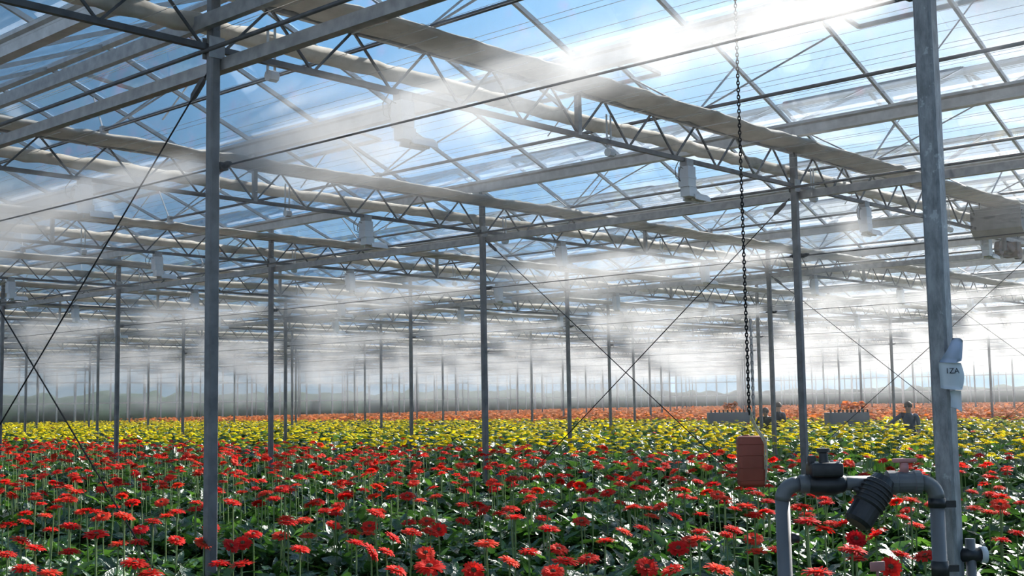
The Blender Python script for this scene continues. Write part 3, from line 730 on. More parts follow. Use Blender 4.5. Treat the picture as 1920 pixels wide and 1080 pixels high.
# ------------------------------------------------------------------ people and trolleys in the far path
def person(x, y, face, shirt, lean, arm, label, hat=False):
    """one continuous skinned body; sleeves, trousers and skin are zones of its surface, hair is a child"""
    J = {'pelvis': (0, 0, .92, .14), 'waist': (.0, 0, 1.06, .125), 'chest': (.02, 0, 1.27, .145), 'neck': (.03, 0, 1.43, .055), 'chin': (.05, 0, 1.50, .062), 'head': (.045, 0, 1.58, .088), 'crown': (.035, 0, 1.655, .062),
         'shL': (.02, .17, 1.38, .062), 'elL': (.05, .22, 1.12, .045), 'wrL': (.20, .22, .96, .032), 'haL': (.27, .21, .94, .03),
         'shR': (.02, -.17, 1.38, .062), 'elR': (.06, -.25, 1.13, .045), 'wrR': (.22, -.30, .99, .032), 'haR': (.29, -.31, .97, .03),
         'hipL': (0, .09, .86, .095), 'knL': (.02, .10, .48, .062), 'anL': (-.01, .10, .09, .042), 'toL': (.14, .11, .04, .035),
         'hipR': (0, -.09, .86, .095), 'knR': (.02, -.10, .48, .062), 'anR': (-.01, -.10, .09, .042), 'toR': (.14, -.11, .04, .035)}
    if arm == 'reach':
        J['elR'] = (.12, -.38, 1.20, .045); J['wrR'] = (.24, -.56, 1.04, .032); J['haR'] = (.30, -.63, 1.00, .03)
    Ed = [('pelvis', 'waist'), ('waist', 'chest'), ('chest', 'neck'), ('neck', 'chin'), ('chin', 'head'), ('head', 'crown'), ('chest', 'shL'), ('shL', 'elL'), ('elL', 'wrL'), ('wrL', 'haL'), ('chest', 'shR'), ('shR', 'elR'), ('elR', 'wrR'), ('wrR', 'haR'),
          ('pelvis', 'hipL'), ('hipL', 'knL'), ('knL', 'anL'), ('anL', 'toL'), ('pelvis', 'hipR'), ('hipR', 'knR'), ('knR', 'anR'), ('anR', 'toR')]
    names = list(J); vs = []
    for n_ in names:
        px, py, pz, r_ = J[n_]
        if pz > 0.95: px += lean * (pz - 0.95); pz -= abs(lean) * (pz - 0.95) * 0.35
        vs.append((px, py, pz))
    me = bpy.data.meshes.new('body'); me.from_pydata(vs, [(names.index(a), names.index(b)) for a, b in Ed], [])
    o = link('person', me); o.location = (x, y, 0); o.rotation_euler[2] = face
    mod = o.modifiers.new('skin', 'SKIN'); me.skin_vertices[0]
    for k, n_ in enumerate(names):
        r_ = J[n_][3]; me.skin_vertices[0].data[k].radius = (r_, r_ * (0.8 if n_ in ('chest', 'waist', 'pelvis') else 1)); me.skin_vertices[0].data[k].use_root = n_ == 'pelvis'
    o.modifiers.new('sub', 'SUBSURF').levels = 2; o.modifiers['sub'].render_levels = 2
    bpy.context.view_layer.update()
    m2 = bpy.data.meshes.new_from_object(o.evaluated_get(bpy.context.evaluated_depsgraph_get()))
    o.scale = (0.95, 0.95, 0.95); o.modifiers.clear(); o.data = m2; m2.name = 'body'; m2.materials.clear()
    for m_ in (shirt, trouser_m, skin_m): m2.materials.append(m_)
    nk = vs[names.index('neck')][2]
    for p_ in m2.polygons:
        c_ = p_.center; p_.use_smooth = True
        p_.material_index = 2 if c_.z > nk - 0.01 else (1 if c_.z < 0.93 and abs(c_.y) < 0.2 else (2 if c_.x > 0.17 + lean * max(0, c_.z - .95) and abs(c_.y) > .15 else 0))
    tag(o, label, 'person')
    hd = Vector(vs[names.index('head')]); b = MB(); n1, n2 = 10, 6; V_ = []
    for q in range(n2 + 1):
        ph = math.pi * 0.62 * q / n2
        for t in range(n1):
            th = 2 * math.pi * t / n1; V_.append(hd + Vector((-0.018 + math.sin(ph) * math.cos(th) * 0.102, math.sin(ph) * math.sin(th) * 0.094, 0.018 + math.cos(ph) * 0.105)))
    b.add(V_, [(q * n1 + t, q * n1 + (t + 1) % n1, (q + 1) * n1 + (t + 1) % n1, (q + 1) * n1 + t) for q in range(n2) for t in range(n1)])
    hr = b.build('hair', hair_m, o, smooth=True)
    for sy in (-1, 1):
        b = MB(); c_ = hd + Vector((0.082, sy * 0.032, 0.0)); b.tube([c_, c_ + Vector((0.012, 0, 0))], 0.012, 6); b.build('eye', ink, o)
    b = MB(); c_ = hd + Vector((0.085, 0, -0.025)); b.tube([c_ + Vector((0, 0, .025)), c_ + Vector((.022, 0, -.01)), c_ + Vector((0, 0, -.02))], [.006, .014, .008], 6); b.build('nose', skin_m, o, smooth=True)
    return o
q = at_depth(1706, 790, 27); person(q.x, q.y, YAW + 2.6, shirt_a, 0.10, 'reach', 'brown-haired person in a slate shirt reaching out over the orange flowers')
q = at_depth(1463, 790, 33); person(q.x, q.y, YAW + 2.2, shirt_b, 0.05, None, 'person in a dark navy top standing beside the pale post')
q = at_depth(1437, 790, 31); person(q.x, q.y, YAW + 2.9, shirt_c, 0.62, None, 'person in dark clothes stooping over the flowers near the chain')

# ------------------------------------------------------------------ flower templates
def petal_ring(n, r0, r1, wid, z0, z1, z2, phase, seed=0):
    V, Fc = [], []; rg = np.random.default_rng(seed + n)
    for k in range(n):
        t = 2 * math.pi * (k + phase) / n + rg.normal(0, 0.05); c, s = math.cos(t), math.sin(t); o = len(V)
        ln = 1 + rg.normal(0, 0.06); dz_ = rg.normal(0, 0.0022)
        for (r_, w_, z_) in ((r0, wid * 0.45, z0), ((r0 + r1) * 0.55 * ln, wid, z1 + dz_ * .5), (r1 * 0.93 * ln, wid * 0.8, z2 + dz_)):
            V.append((c * r_ - s * w_, s * r_ + c * w_, z_)); V.append((c * r_ + s * w_, s * r_ - c * w_, z_))
        zt = z2 + dz_ - 0.001; rr = r1 * ln; V.append((c * rr - s * wid * .2, s * rr + c * wid * .2, zt)); V.append((c * rr + s * wid * .2, s * rr - c * wid * .2, zt))
        Fc += [(o, o + 1, o + 3, o + 2), (o + 2, o + 3, o + 5, o + 4), (o + 4, o + 5, o + 7, o + 6)]
    return V, Fc
def cat_(parts):
    V, Fc = [], []
    for v, f in parts:
        o = len(V); V += v; Fc += [tuple(i + o for i in q_) for q_ in f]
    return V, Fc
def dome(r, h, z, n=10, rings=3, flip=False):
    V, Fc = [], []
    for k in range(rings + 1):
        t = math.pi / 2 * k / rings; rr = r * math.cos(t) + 1e-4; zz = z + h * math.sin(t)
        V += [(rr * math.cos(2 * math.pi * q / n), rr * math.sin(2 * math.pi * q / n), zz) for q in range(n)]
    for k in range(rings):
        for q in range(n): Fc.append((k * n + q, k * n + (q + 1) % n, (k + 1) * n + (q + 1) % n, (k + 1) * n + q))
    return V, Fc
R0 = 0.053
FULL = cat_([petal_ring(20, 0.010, R0, 0.0062, -0.003, 0.002, -0.004, 0.0), petal_ring(18, 0.010, R0 * 0.95, 0.0058, 0.000, 0.006, 0.004, 0.5, 5), petal_ring(16, 0.009, R0 * 0.66, 0.005, 0.003, 0.011, 0.013, 0.2, 9)])
EYE = dome(0.0125, 0.008, 0.004)
CALYX = dome(0.013, -0.020, 0.002, 8, 2)
MID = cat_([petal_ring(11, 0.004, R0, 0.0105, -0.002, 0.004, -0.003, 0.0), petal_ring(8, 0.004, R0 * 0.7, 0.010, 0.002, 0.011, 0.012, 0.3)])
def lowflower():
    V, Fc = [], []; n = 8
    V += [(math.cos(2 * math.pi * q / n) * R0, math.sin(2 * math.pi * q / n) * R0, -0.004 if q % 2 else 0.004) for q in range(n)]
    V += [(math.cos(2 * math.pi * q / n) * R0 * .45, math.sin(2 * math.pi * q / n) * R0 * .45, 0.014) for q in range(n)]
    for q in range(n): Fc.append((q, (q + 1) % n, n + (q + 1) % n, n + q))
    for q in range(0, n, 2): Fc.append((n + q, n + q + 1, n + (q + 2) % n, n + (q + 1) % n)) if False else None
    Fc += [(8, 9, 10, 11), (8, 11, 12, 15), (12, 13, 14, 15)]
    return V, Fc
LOW = lowflower()
STEM_L = 0.55
def stem_t(bend, n=5, k=4, r=0.0042):
    V, Fc = [], []
    for q in range(k + 1):
        t = q / k; x = bend * (1 - t) ** 2
        for m_ in range(n):
            an = 2 * math.pi * m_ / n; V.append((x + math.cos(an) * r, math.sin(an) * r, -STEM_L * (1 - t)))
    for q in range(k):
        for m_ in range(n): Fc.append((q * n + m_, q * n + (m_ + 1) % n, (q + 1) * n + (m_ + 1) % n, (q + 1) * n + m_))
    return V, Fc
STEM_LOW = stem_t(0.02, 3, 1, 0.004)
def leaf_t(n, w, droop, fold, seed):
    """leaf along +x, unit length, arching down, with a shallow fold and wavy rim"""
    rg = np.random.default_rng(seed); V, Fc = [], []
    for k in range(n + 1):
        t = k / n; wd = w * (math.sin(math.pi * min(1, 0.10 + 0.90 * t) ** 0.85) ** 0.8 + 0.03) if k < n else 0.012
        z = -droop * t * t; wave = rg.normal(0, 0.025)
        V += [(t, wd, z + fold * wd + wave), (t, 0, z), (t, -wd, z + fold * wd - wave)]
    for k in range(n):
        o = k * 3; Fc += [(o, o + 1, o + 4, o + 3), (o + 1, o + 2, o + 5, o + 4)]
    return V, Fc

def scatter(T, pos, R, scale=None):
    """copies of template T at pos (n,3) with rotations R (n,3,3)"""
    V0 = np.array(T[0]); F0 = np.array(T[1]); n = len(pos)
    V = np.einsum('nij,vj->nvi', R, V0)
    if scale is not None: V = V * scale[:, None, None]
    V = V + pos[:, None, :]
    Fq = F0[None] + (np.arange(n) * len(V0))[:, None, None]
    return V.reshape(-1, 3), Fq.reshape(-1, 4), len(V0)
def rot_axis_tilt(phi, tilt, spin):
    """z axis tilted by tilt towards azimuth phi, with a spin about it"""
    c, s = np.cos, np.sin; z = np.zeros_like(phi); o = np.ones_like(phi)
    Rz = lambda a: np.stack([np.stack([c(a), -s(a), z], -1), np.stack([s(a), c(a), z], -1), np.stack([z, z, o], -1)], -2)
    Ry = lambda a: np.stack([np.stack([c(a), z, s(a)], -1), np.stack([z, o, z], -1), np.stack([-s(a), z, c(a)], -1)], -2)
    return Rz(phi) @ Ry(tilt) @ Rz(spin)
def rot_leaf(yaw, pitch, roll):
    c, s = np.cos, np.sin; z = np.zeros_like(yaw); o = np.ones_like(yaw)
    Rz = np.stack([np.stack([c(yaw), -s(yaw), z], -1), np.stack([s(yaw), c(yaw), z], -1), np.stack([z, z, o], -1)], -2)
    Ry = np.stack([np.stack([c(-pitch), z, s(-pitch)], -1), np.stack([z, o, z], -1), np.stack([-s(-pitch), z, c(-pitch)], -1)], -2)
    Rx = np.stack([np.stack([o, z, z], -1), np.stack([z, c(roll), -s(roll)], -1), np.stack([z, s(roll), c(roll)], -1)], -2)
    return Rz @ Ry @ Rx
I3 = lambda n: np.repeat(np.eye(3)[None], n, 0)

# ------------------------------------------------------------------ beds: plants in rows along the gutters
RED_END, YEL_END = 11.9, 33.0
def plants(a_lo, a_hi, dmin, dmax, step):
    out = []
    nb = int((a_hi - a_lo) / 1.6) + 2
    base = A0 - 6.4 + 1.35                     # bed centres, paths between them
    for k in range(-2, 80):
        ac = base + 1.6 * k
        for off in (-0.46, -0.15, 0.16, 0.47):
            a = ac + off
            if not (a_lo <= a < a_hi): continue
            bs = np.arange(-2, WALL_B - 0.6, step)
            bs = bs + rng.normal(0, step * 0.25, len(bs)); aa = a + rng.normal(0, 0.06, len(bs))
            zf = aa * FW.x + bs * FW.y; lat = aa * RT.x + bs * RT.y
            keep = (zf > dmin) & (zf < dmax) & (np.abs(lat) < 0.44 * zf + 0.9)
            out.append(np.stack([aa[keep], bs[keep]], 1))
    return np.concatenate(out) if out else np.zeros((0, 2))
def in_trough(a):                       # keep a stem inside its trough
    c = A0 - 6.4 + 1.35; k = np.round((a - c) / 1.6); return c + 1.6 * k + np.clip(a - c - 1.6 * k, -0.76, 0.76)
def clear_of_posts(p):
    k = np.ones(len(p), bool)
    for (i, j) in post_list[:60]:
        k &= (np.abs(p[:, 0] - row(i)) > 0.09) | (np.abs(p[:, 1] - gird(j)) > 0.09)
    return k
def leaves(p, per, T, lmin, lmax, name, label, zb=0.62, pit=(0.15, 1.05)):
    n = len(p) * per; P = np.repeat(p, per, 0) + rng.normal(0, 0.05, (n, 2))
    pos = np.concatenate([P, (zb + rng.uniform(-0.06, 0.09, n))[:, None]], 1)
    R = rot_leaf(rng.uniform(0, 2 * np.pi, n), rng.uniform(pit[0], pit[1], n), rng.normal(0, 0.45, n)); sc = rng.uniform(lmin, lmax, n)
    V, Fq, nv = scatter(T, pos, R, sc); rnd = np.repeat(rng.uniform(0, 0.999, n), nv)
    return V, Fq, rnd
def merge(L_):
    V, Fq, R_2 = [], [], []; o = 0
    for v, f, r_ in L_: V.append(v); Fq.append(f + o); R_2.append(r_); o += len(v)
    return np.concatenate(V), np.concatenate(Fq), np.concatenate(R_2)
LT = [leaf_t(5, 0.17, 0.35, 0.25, 1), leaf_t(5, 0.20, 0.55, 0.18, 2), leaf_t(5, 0.15, 0.25, 0.35, 3)]
LM = [leaf_t(3, 0.18, 0.45, 0.22, 4), leaf_t(3, 0.20, 0.3, 0.25, 5)]
LF = [leaf_t(2, 0.24, 0.4, 0.2, 6)]
near = plants(-1.5, RED_END, 1.7, 9.5, 0.27); mid = plants(0, RED_END, 9.5, 26, 0.27)
V, Fq, r_ = merge([leaves(near, 24, T, 0.08, 0.17, '', '', 0.70) for T in LT])
tag(big_mesh('gerbera_foliage', V, Fq, leaf_m, r_), 'dense glossy green gerbera leaves under the red flowers', None, None, 'stuff')
V, Fq, r_ = merge([leaves(mid, 18, T, 0.09, 0.18, '', '', 0.70) for T in LM])
tag(big_mesh('gerbera_foliage', V, Fq, leaf_m, r_), 'green leaves under the farther red gerberas', None, None, 'stuff')
yel = plants(RED_END + 0.3, YEL_END, 8, 75, 0.36)
ydist = yel[:, 0] * FW.x + yel[:, 1] * FW.y
V, Fq, r_ = merge([leaves(yel[ydist < 30], 10, LF[0], 0.18, 0.30, '', '', 0.70), leaves(yel[ydist >= 30], 3, LF[0], 0.35, 0.5, '', '')])
tag(big_mesh('gerbera_foliage', V, Fq, leaf_m, r_), 'green leaves under the yellow gerberas', None, None, 'stuff')
ora = plants(YEL_END + 1.4, WALL_A - 1, 20, 95, 0.6)
V, Fq, r_ = leaves(ora, 2, LF[0], 0.40, 0.6, '', '')
tag(big_mesh('gerbera_foliage', V, Fq, leaf_m, r_), 'green leaves under the distant orange gerberas', None, None, 'stuff')
# raised troughs the plants grow in
for k in range(-1, 52):
    ac = A0 - 6.4 + 1.35 + 1.6 * k
    if ac < -1.2 or ac > WALL_A - 1: continue
    y0 = max(-2.0, ac * 0.2 - 2.5); y1 = min(WALL_B - 0.5, 2.4 * ac + 5)
    b = MB(); b.box(ac - 0.785, ac + 0.785, y0, y1, 0.45, 0.60)
    o = b.build('growing_trough', canopy_m)
    col_ = 'red' if ac < RED_END else ('yellow' if ac < YEL_END else 'orange')
    tag(o, 'long raised growing trough hidden under the %s gerbera leaves' % col_, 'trough', 'growing troughs under the %s gerberas' % col_)

# ------------------------------------------------------------------ red gerberas: those read off the photo, then more to fill the beds
HAND = [  # x, y, apparent width in photo pixels, tilt towards the viewer (0 flat dish .. 1 face on), sideways tilt
(45,1067,55,.1,0),(92,1075,48,.1,.05),(253,1057,57,.15,.2),(280,1077,55,.1,0),(410,1057,45,.1,-.05),(13,1040,35,.15,.1),(40,1014,42,.1,.4),(66,1028,40,.1,.2),(130,1035,42,.05,0),(180,1003,50,.25,0),(222,1020,38,.1,-.1),(260,1017,40,.1,.15),
(85,967,30,.1,.1),(132,987,40,.1,.15),(152,960,25,.3,0),(130,937,33,.2,.1),(233,968,45,.1,.35),(287,978,37,.1,.2),(263,993,30,.4,0),(303,942,28,.5,0),(365,955,28,.25,0),(396,990,30,.5,.2),(383,1018,27,.4,.5),(433,1023,25,.4,.7),(455,1018,23,.7,.2),(475,1002,30,.35,.1),
(540,980,38,.2,.05),(570,976,34,.2,0),(527,1005,30,.35,.1),(577,1005,22,.2,0),(527,917,33,.3,0),(437,943,35,.15,.25),(595,942,30,.35,.15),(607,958,28,.2,-.1),(563,1030,27,.15,.2),(497,925,26,.2,-.15),
(805,1063,60,.42,.02),(798,1037,33,.6,.05),(912,1020,45,.2,0),(992,1035,48,.1,.06),(955,1053,45,.1,.5),(1047,1030,33,.45,.2),(1060,1053,55,.15,.12),(1103,1048,45,.3,-.1),(888,1070,27,.8,.2),(1037,1072,30,.5,0),(1213,1063,35,.7,.1),(1272,1028,42,.65,-.1),(1260,1069,45,.2,-.35),
(1170,997,30,.15,.45),(1203,990,30,.15,.25),(1222,968,33,.15,.25),(1190,950,30,.1,.15),(1215,953,30,.1,.1),(1163,943,28,.1,.2),(1110,937,32,.15,.1),(1090,978,38,.4,.1),(1030,992,40,.15,.15),(1018,972,30,.2,.1),(958,955,37,.2,.05),(937,963,32,.12,0),(900,950,30,.2,.1),(867,947,30,.2,.1),(868,977,27,.3,.3),(823,993,22,.85,0),(807,997,34,.2,.45),(772,998,40,.15,.2),(800,978,27,.45,0),(767,980,28,.25,-.1),
(668,1018,35,.1,.25),(725,1035,30,.12,.5),(660,998,30,.1,.15),(690,1001,34,.1,.05),(693,987,28,.6,0),(705,962,38,.15,.45),(737,1008,25,.15,.7),(962,897,35,.15,.05),(890,888,25,.25,.1),(1267,968,30,.12,.6),(743,1070,35,.2,.4),(697,1035,22,.2,1.1),
(1347,1068,60,.1,.25),(1420,1035,43,.1,0),(1457,1032,27,.2,.3),(1533,1074,65,.1,0),(1598,1032,52,.2,.1),(1605,1010,30,.9,0),(1670,1063,22,.9,0),(1690,1040,42,.15,.35),(1735,1043,48,.2,-.25),(1513,978,52,.15,0),(1560,982,30,.2,.1),(1627,992,33,.1,.2),(1695,970,22,.15,.3),(1718,985,35,.15,.25),(1708,938,42,.15,.2),(1670,928,25,.1,.3),
(1497,952,37,.2,0),(1513,965,33,.1,0),(1523,930,20,.1,.4),(1440,940,30,.2,0),(1415,967,42,.12,.15),(1400,950,42,.12,.15),(1360,942,30,.1,0),(1375,993,37,.2,.35),(1363,1003,33,.2,.2),(1312,997,35,.1,.05),(1293,1015,30,.5,0),(1413,1010,22,.5,0),(1300,935,27,.1,0),(1443,960,20,.2,.2),(1308,903,28,.2,.2),
(1877,962,28,.1,.05),(1853,960,26,.1,.1),(1878,1013,36,.1,.1),(1907,1000,30,.15,.15),(1827,953,25,.2,0),(1913,943,22,.1,0),(1823,922,20,.2,.2),(1873,915,24,.2,0)]
fl = []                                    # x, y, z, azimuth of tilt, tilt, hand-read
for (px, py, w, fc, side) in HAND:
    r3 = ray(px, py); dz_ = -r3.z / r3.dot(FW)
    z_ = 2 * R0 * F / w; hh = min(max(z_ * dz_, 0.47), 0.72); z_ = hh / dz_
    p = Vector((0, 0, CH)) + r3 * (z_ / r3.dot(FW))
    # tilt vector: towards viewer by fc, sideways (to the right and down) by side
    tv = -FW * max(0.0, fc * 1.15 - 0.12) + RT * side * 0.9
    fl.append((p.x, p.y, p.z, math.atan2(tv.y, tv.x), min(1.35, tv.length), 1))
hand = np.array([f[:2] for f in fl])
def rand_flowers(p, per, zlo, zhi, keep=1.0):
    n = len(p) * per; P = np.repeat(p, per, 0) + rng.normal(0, 0.10, (n, 2))
    P[:, 0] = in_trough(P[:, 0])
    k = (rng.uniform(0, 1, n) < keep) & clear_of_posts(P); P = P[k]; n = len(P)
    z = rng.uniform(zlo, zhi, n)
    phi = rng.uniform(0, 2 * np.pi, n); tilt = np.abs(rng.normal(0.18, 0.22, n))
    return P, z, phi, tilt
redp = np.concatenate([near, mid])
P, z, phi, tilt = rand_flowers(redp, 3, 0.98, 1.16, 0.72)
d2 = P[:, 0] * FW.x + P[:, 1] * FW.y
dm = np.min(np.linalg.norm(P[:, None] - hand[None], axis=2), 1)
ok = (dm > 0.14) & (d2 > 3.3) & ((d2 > 7.2) | (rng.uniform(0, 1, len(P)) < 0.22)) & (rng.uniform(0, 1, len(P)) < 0.50)
# keep the view to the canister and the valve loop open
lat = P[:, 0] * RT.x + P[:, 1] * RT.y
ok &= ~((d2 < 4.6) & (lat > 0.6))
P, z, phi, tilt, d2 = P[ok], z[ok], phi[ok], tilt[ok], d2[ok]
for q in range(len(P)): fl.append((P[q, 0], P[q, 1], z[q], phi[q], tilt[q], 0))
fl.sort(key=lambda f: (0 if f[5] else 1, fdist(f)))
N_RED = 300
def tm(name, T, mat, seed=None):
    me = bpy.data.meshes.new(name); me.from_pydata(T[0], [], T[1]); me.materials.append(mat); me.polygons.foreach_set('use_smooth', [name != 'petals'] * len(T[1])); return me
ME_PET = tm('petals', FULL, red_m); ME_EYE = tm('eye', EYE, eye_m); ME_CAL = tm('calyx', CALYX, stem_m)
ME_STEM = [tm('stem', stem_t(bd), stem_m) for bd in (0.02, -0.04, 0.06)]
def sector(px, py, fc):
    if fc > 0.6: return 'fully open red gerbera turned face-on so its dark eye shows'
    if px is None: return 'red gerbera in the bed below the lens'
    dep = 'at the lower edge, ' if py > 1050 else 'in the front rows, ' if py > 1005 else 'a few rows back, ' if py > 960 else 'well back, '
    if px < 200: w_ = 'in the darkest corner'
    elif px < 385: w_ = 'by the tall near post, shaded side'
    elif px < 520: w_ = 'just past the tall near post'
    elif px < 700: w_ = 'midway between near and middle post'
    elif px < 900: w_ = 'just short of the middle post'
    elif px < 1100: w_ = 'just past the middle post'
    elif px < 1300: w_ = 'short of the hanging canister'
    elif px < 1452: w_ = 'below the hanging red canister'
    elif px < 1600: w_ = 'under the black pressure valve'
    elif px < 1765: w_ = 'under the ball valve'
    else: w_ = 'beyond the thick scuffed post'
    return 'red gerbera ' + dep + w_
SPECIAL = {(805, 1063): 'largest wide-open red gerbera at the lower middle, dish turned to the viewer', (912, 1020): 'plump red gerbera standing alone before the dark gap in the bed', (1533, 1074): 'red gerbera cut by the lower edge, below the slanted filter',
 (1347, 1068): 'red gerbera tilted down to one side at the lower edge near the left riser pipe', (1605, 1010): 'red gerbera facing out just under the slanted black filter', (1735, 1043): 'upturned red gerbera overlapping the right riser pipe', (253, 1057): 'big red gerbera at the lower edge in the darkest corner, stem leaning', (410, 1057): 'flat red gerbera at the lower edge beneath the tall near post'}
for k, f in enumerate(fl[:N_RED]):
    s = link('red_gerbera', ME_STEM[k % 3], None, (f[0], f[1], f[2])); s.rotation_euler[2] = rng.uniform(0, 6.28)
    qx = to_px(f[:3]); lab = sector(qx[0] if qx else None, qx[1] if qx else 0, f[4] if f[5] and math.cos(f[3] - YAW) < -0.8 else 0)
    if lab.startswith('red gerbera'): lab = ('level ' if f[4] < 0.12 else 'tipped ' if f[4] < 0.32 else 'leaning ') + lab
    if f[5]:
        for (hx, hy), lb in SPECIAL.items():
            if abs(qx[0] - hx) < 2 and abs(qx[1] - hy) < 2: lab = lb
    tag(s, lab, 'red flower', lab if lab not in SPECIAL.values() else 'single red gerberas')
    Rm = Matrix(rot_axis_tilt(np.array([f[3]]), np.array([f[4]]), np.array([rng.uniform(0, 6.28)]))[0].tolist()).to_4x4()
    Rl = Matrix.Rotation(-s.rotation_euler[2], 4, 'Z') @ Rm
    for n_, me in (('petals', ME_PET), ('eye', ME_EYE), ('calyx', ME_CAL)):
        c_ = link(n_, me, s); c_.rotation_euler = Rl.to_euler(); sc_ = 1.0 if n_ != 'petals' else 0.94 + 0.14 * ((k * 37) % 10) / 10; c_.scale = (sc_, sc_, sc_)
FR = np.array([f[:5] for f in fl[N_RED:]])
def mass(fr, T, mat, name, label, extra_stem=True, scale=1.0):
    n = len(fr); R = rot_axis_tilt(fr[:, 3], fr[:, 4], rng.uniform(0, 6.28, n)); sc = rng.uniform(0.9, 1.1, n) * scale
    A = [scatter(T, fr[:, :3], R, sc)]; L_ = []; 
    rv = rng.uniform(0, 0.999, n); V, Fq, nv = A[0]; L_.append((V, Fq, np.repeat(rv, nv))); nf = len(Fq)
    if extra_stem:
        V2, F2, nv2 = scatter(STEM_LOW, fr[:, :3], I3(n)); L_.append((V2, F2, np.repeat(rv, nv2)))
    V, Fq, rr = merge(L_); mi = np.zeros(len(Fq), int); mi[nf:] = 1
    o = big_mesh(name, V, Fq, [mat, stem_m], rr, mi); o.data.polygons.foreach_set('use_smooth', np.zeros(len(Fq), bool))
    return tag(o, label, None, None, 'stuff')
mass(FR, MID, red_m, 'massed_red_gerberas', 'countless small red gerberas toward the yellow beds')
# a few dark red strays standing in the yellow beds' near edge, and yellow gerberas
P, z, phi, tilt = rand_flowers(yel, 3, 0.98, 1.14, 0.52)
yd = P[:, 0] * FW.x + P[:, 1] * FW.y
lat = P[:, 0] * RT.x + P[:, 1] * RT.y
vis = np.abs(lat) < 0.425 * yd
YF = np.stack([P[:, 0], P[:, 1], z, phi, tilt], 1); o_ = np.argsort(yd + np.where(vis, 0, 1000)); YF = YF[o_]; yd = yd[o_]
stray = rng.uniform(0, 1, len(YF)) < np.clip(0.22 - (YF[:, 0] - RED_END) * 0.10, 0.006, 1)
mass(YF[stray & (yd < 60)], MID, red_m, 'stray_red_gerberas', 'stray dark red gerberas scattered in the yellow bed')
YF, yd = YF[~stray], yd[~stray]
N_YEL = 280
b = MB(); b.add(MID[0], MID[1]); b.cur = 1; b.add(STEM_LOW[0], STEM_LOW[1])
yme = bpy.data.meshes.new('yellow_gerbera'); yme.from_pydata(b.v, [], b.f); yme.materials.append(yellow_m); yme.materials.append(stem_m); yme.polygons.foreach_set('material_index', b.mi)
for f in YF[:N_YEL]:
    qx = to_px(f[:3]); s = link('yellow_gerbera', yme, None, tuple(f[:3]))
    s.rotation_euler = (f[4] * 0.5 * math.sin(f[3]), f[4] * 0.5 * math.cos(f[3]), f[3])
    px = qx[0] if qx else 960
    lab = 'small yellow gerbera %s, %s' % ('at the red bed edge' if f[0] < RED_END + 1.2 else 'in the second yellow bed' if f[0] < RED_END + 2.8 else 'deeper in the yellow', 'before the tall near post' if px < 400 else 'short of the middle post' if px < 905 else 'just past the middle post' if px < 1150 else 'short of the chain' if px < 1400 else 'behind the valve loop' if px < 1600 else 'beside the ball valve handle' if px < 1765 else 'past the thick scuffed post')
    tag(s, lab, 'yellow flower', lab)
rem = YF[N_YEL:]; rd = yd[N_YEL:]; rd = rem[:, 0] * FW.x + rem[:, 1] * FW.y
mass(rem[rd < 22], MID, yellow_m, 'massed_yellow_gerberas', 'countless yellow gerberas in the beds behind the red ones')
mass(rem[(rd >= 22)], LOW, yellow_m, 'massed_yellow_gerberas', 'countless tiny yellow gerberas far back', False, 1.0)
P, z, phi, tilt = rand_flowers(ora, 5, 1.00, 1.20, 1.0)
mass(np.stack([P[:, 0], P[:, 1], z, phi, tilt], 1), LOW, orange_m, 'massed_orange_gerberas', 'distant band of countless orange gerberas', False, 1.5)

# ------------------------------------------------------------------ flower trolleys on the path by the orange beds
def trolley(px, z_, label, nflow, fx0, fx1):
    p = at_depth(px, 772, z_); t = empty('flower_trolley', (p.x, p.y, 0), YAW - math.pi / 2); tag(t, label, 'trolley', 'flower trolleys in the far path')
    w = 74 * z_ / F; top = p.z
    b = MB(); b.box(-w / 2, w / 2, -0.25, 0.25, top - 0.30, top - 0.015); b.build('bin', trolley_m, t)
    b = MB(); b.box(-w / 2, w / 2, -0.25, 0.25, 0.20, 0.26); b.build('deck', trolley_m, t)
    for sx_ in (-1, 1):
        for sy in (-1, 1):
            b = MB(); b.bar((sx_ * (w / 2 - 0.03), sy * 0.22, 0.14), (sx_ * (w / 2 - 0.03), sy * 0.22, top - 0.1), 0.03, 0.03); b.build('leg', galv, t)
            b = MB(); b.tube([(sx_ * (w / 2 - 0.03), sy * 0.22 - 0.015, 0.07), (sx_ * (w / 2 - 0.03), sy * 0.22 + 0.015, 0.07)], 0.07, 10); b.build('wheel', black_pl, t)
    for k in range(10):
        x = -w / 2 + 0.04 + (w - 0.08) * k / 9
        b = MB(); b.tube([(x, -0.24, top - 0.02), (x, -0.24, top + 0.05)], 0.022, 6); b.build('peg', black_pl, t)
    ff = empty('cut_gerbera_bunch', (p.x, p.y, top), YAW - math.pi / 2); tag(ff, 'bunch of cut orange-red gerberas on the ' + label.split(' trolley')[0].replace('long grey ', '') + ' trolley', 'flower bunch', 'bunches on the trolleys')
    n = nflow; pos = np.stack([rng.uniform(fx0, fx1, n) * w, rng.uniform(-0.2, 0.1, n), rng.uniform(0.09, 0.24, n)], 1)
    R = rot_axis_tilt(rng.uniform(0, 6.28, n), rng.uniform(0, 0.9, n), rng.uniform(0, 6.28, n)); rv = rng.uniform(0, .99, n)
    V, Fq, nv = scatter(LOW, pos, R, np.full(n, 1.1)); o = big_mesh('blooms', V, Fq, [orange_m], np.repeat(rv, nv), None, ff)
    V, Fq, nv = scatter(STEM_LOW, pos, I3(n), np.full(n, 0.42)); big_mesh('cut_stems', V, Fq, [stem_m], np.repeat(rv, nv), None, ff)
trolley(1587, 30, 'long grey pegged trolley in front of the orange bed', 60, -0.12, 0.42)
trolley(1365, 33, 'long grey misted trolley beside the chain', 36, -0.12, 0.22)

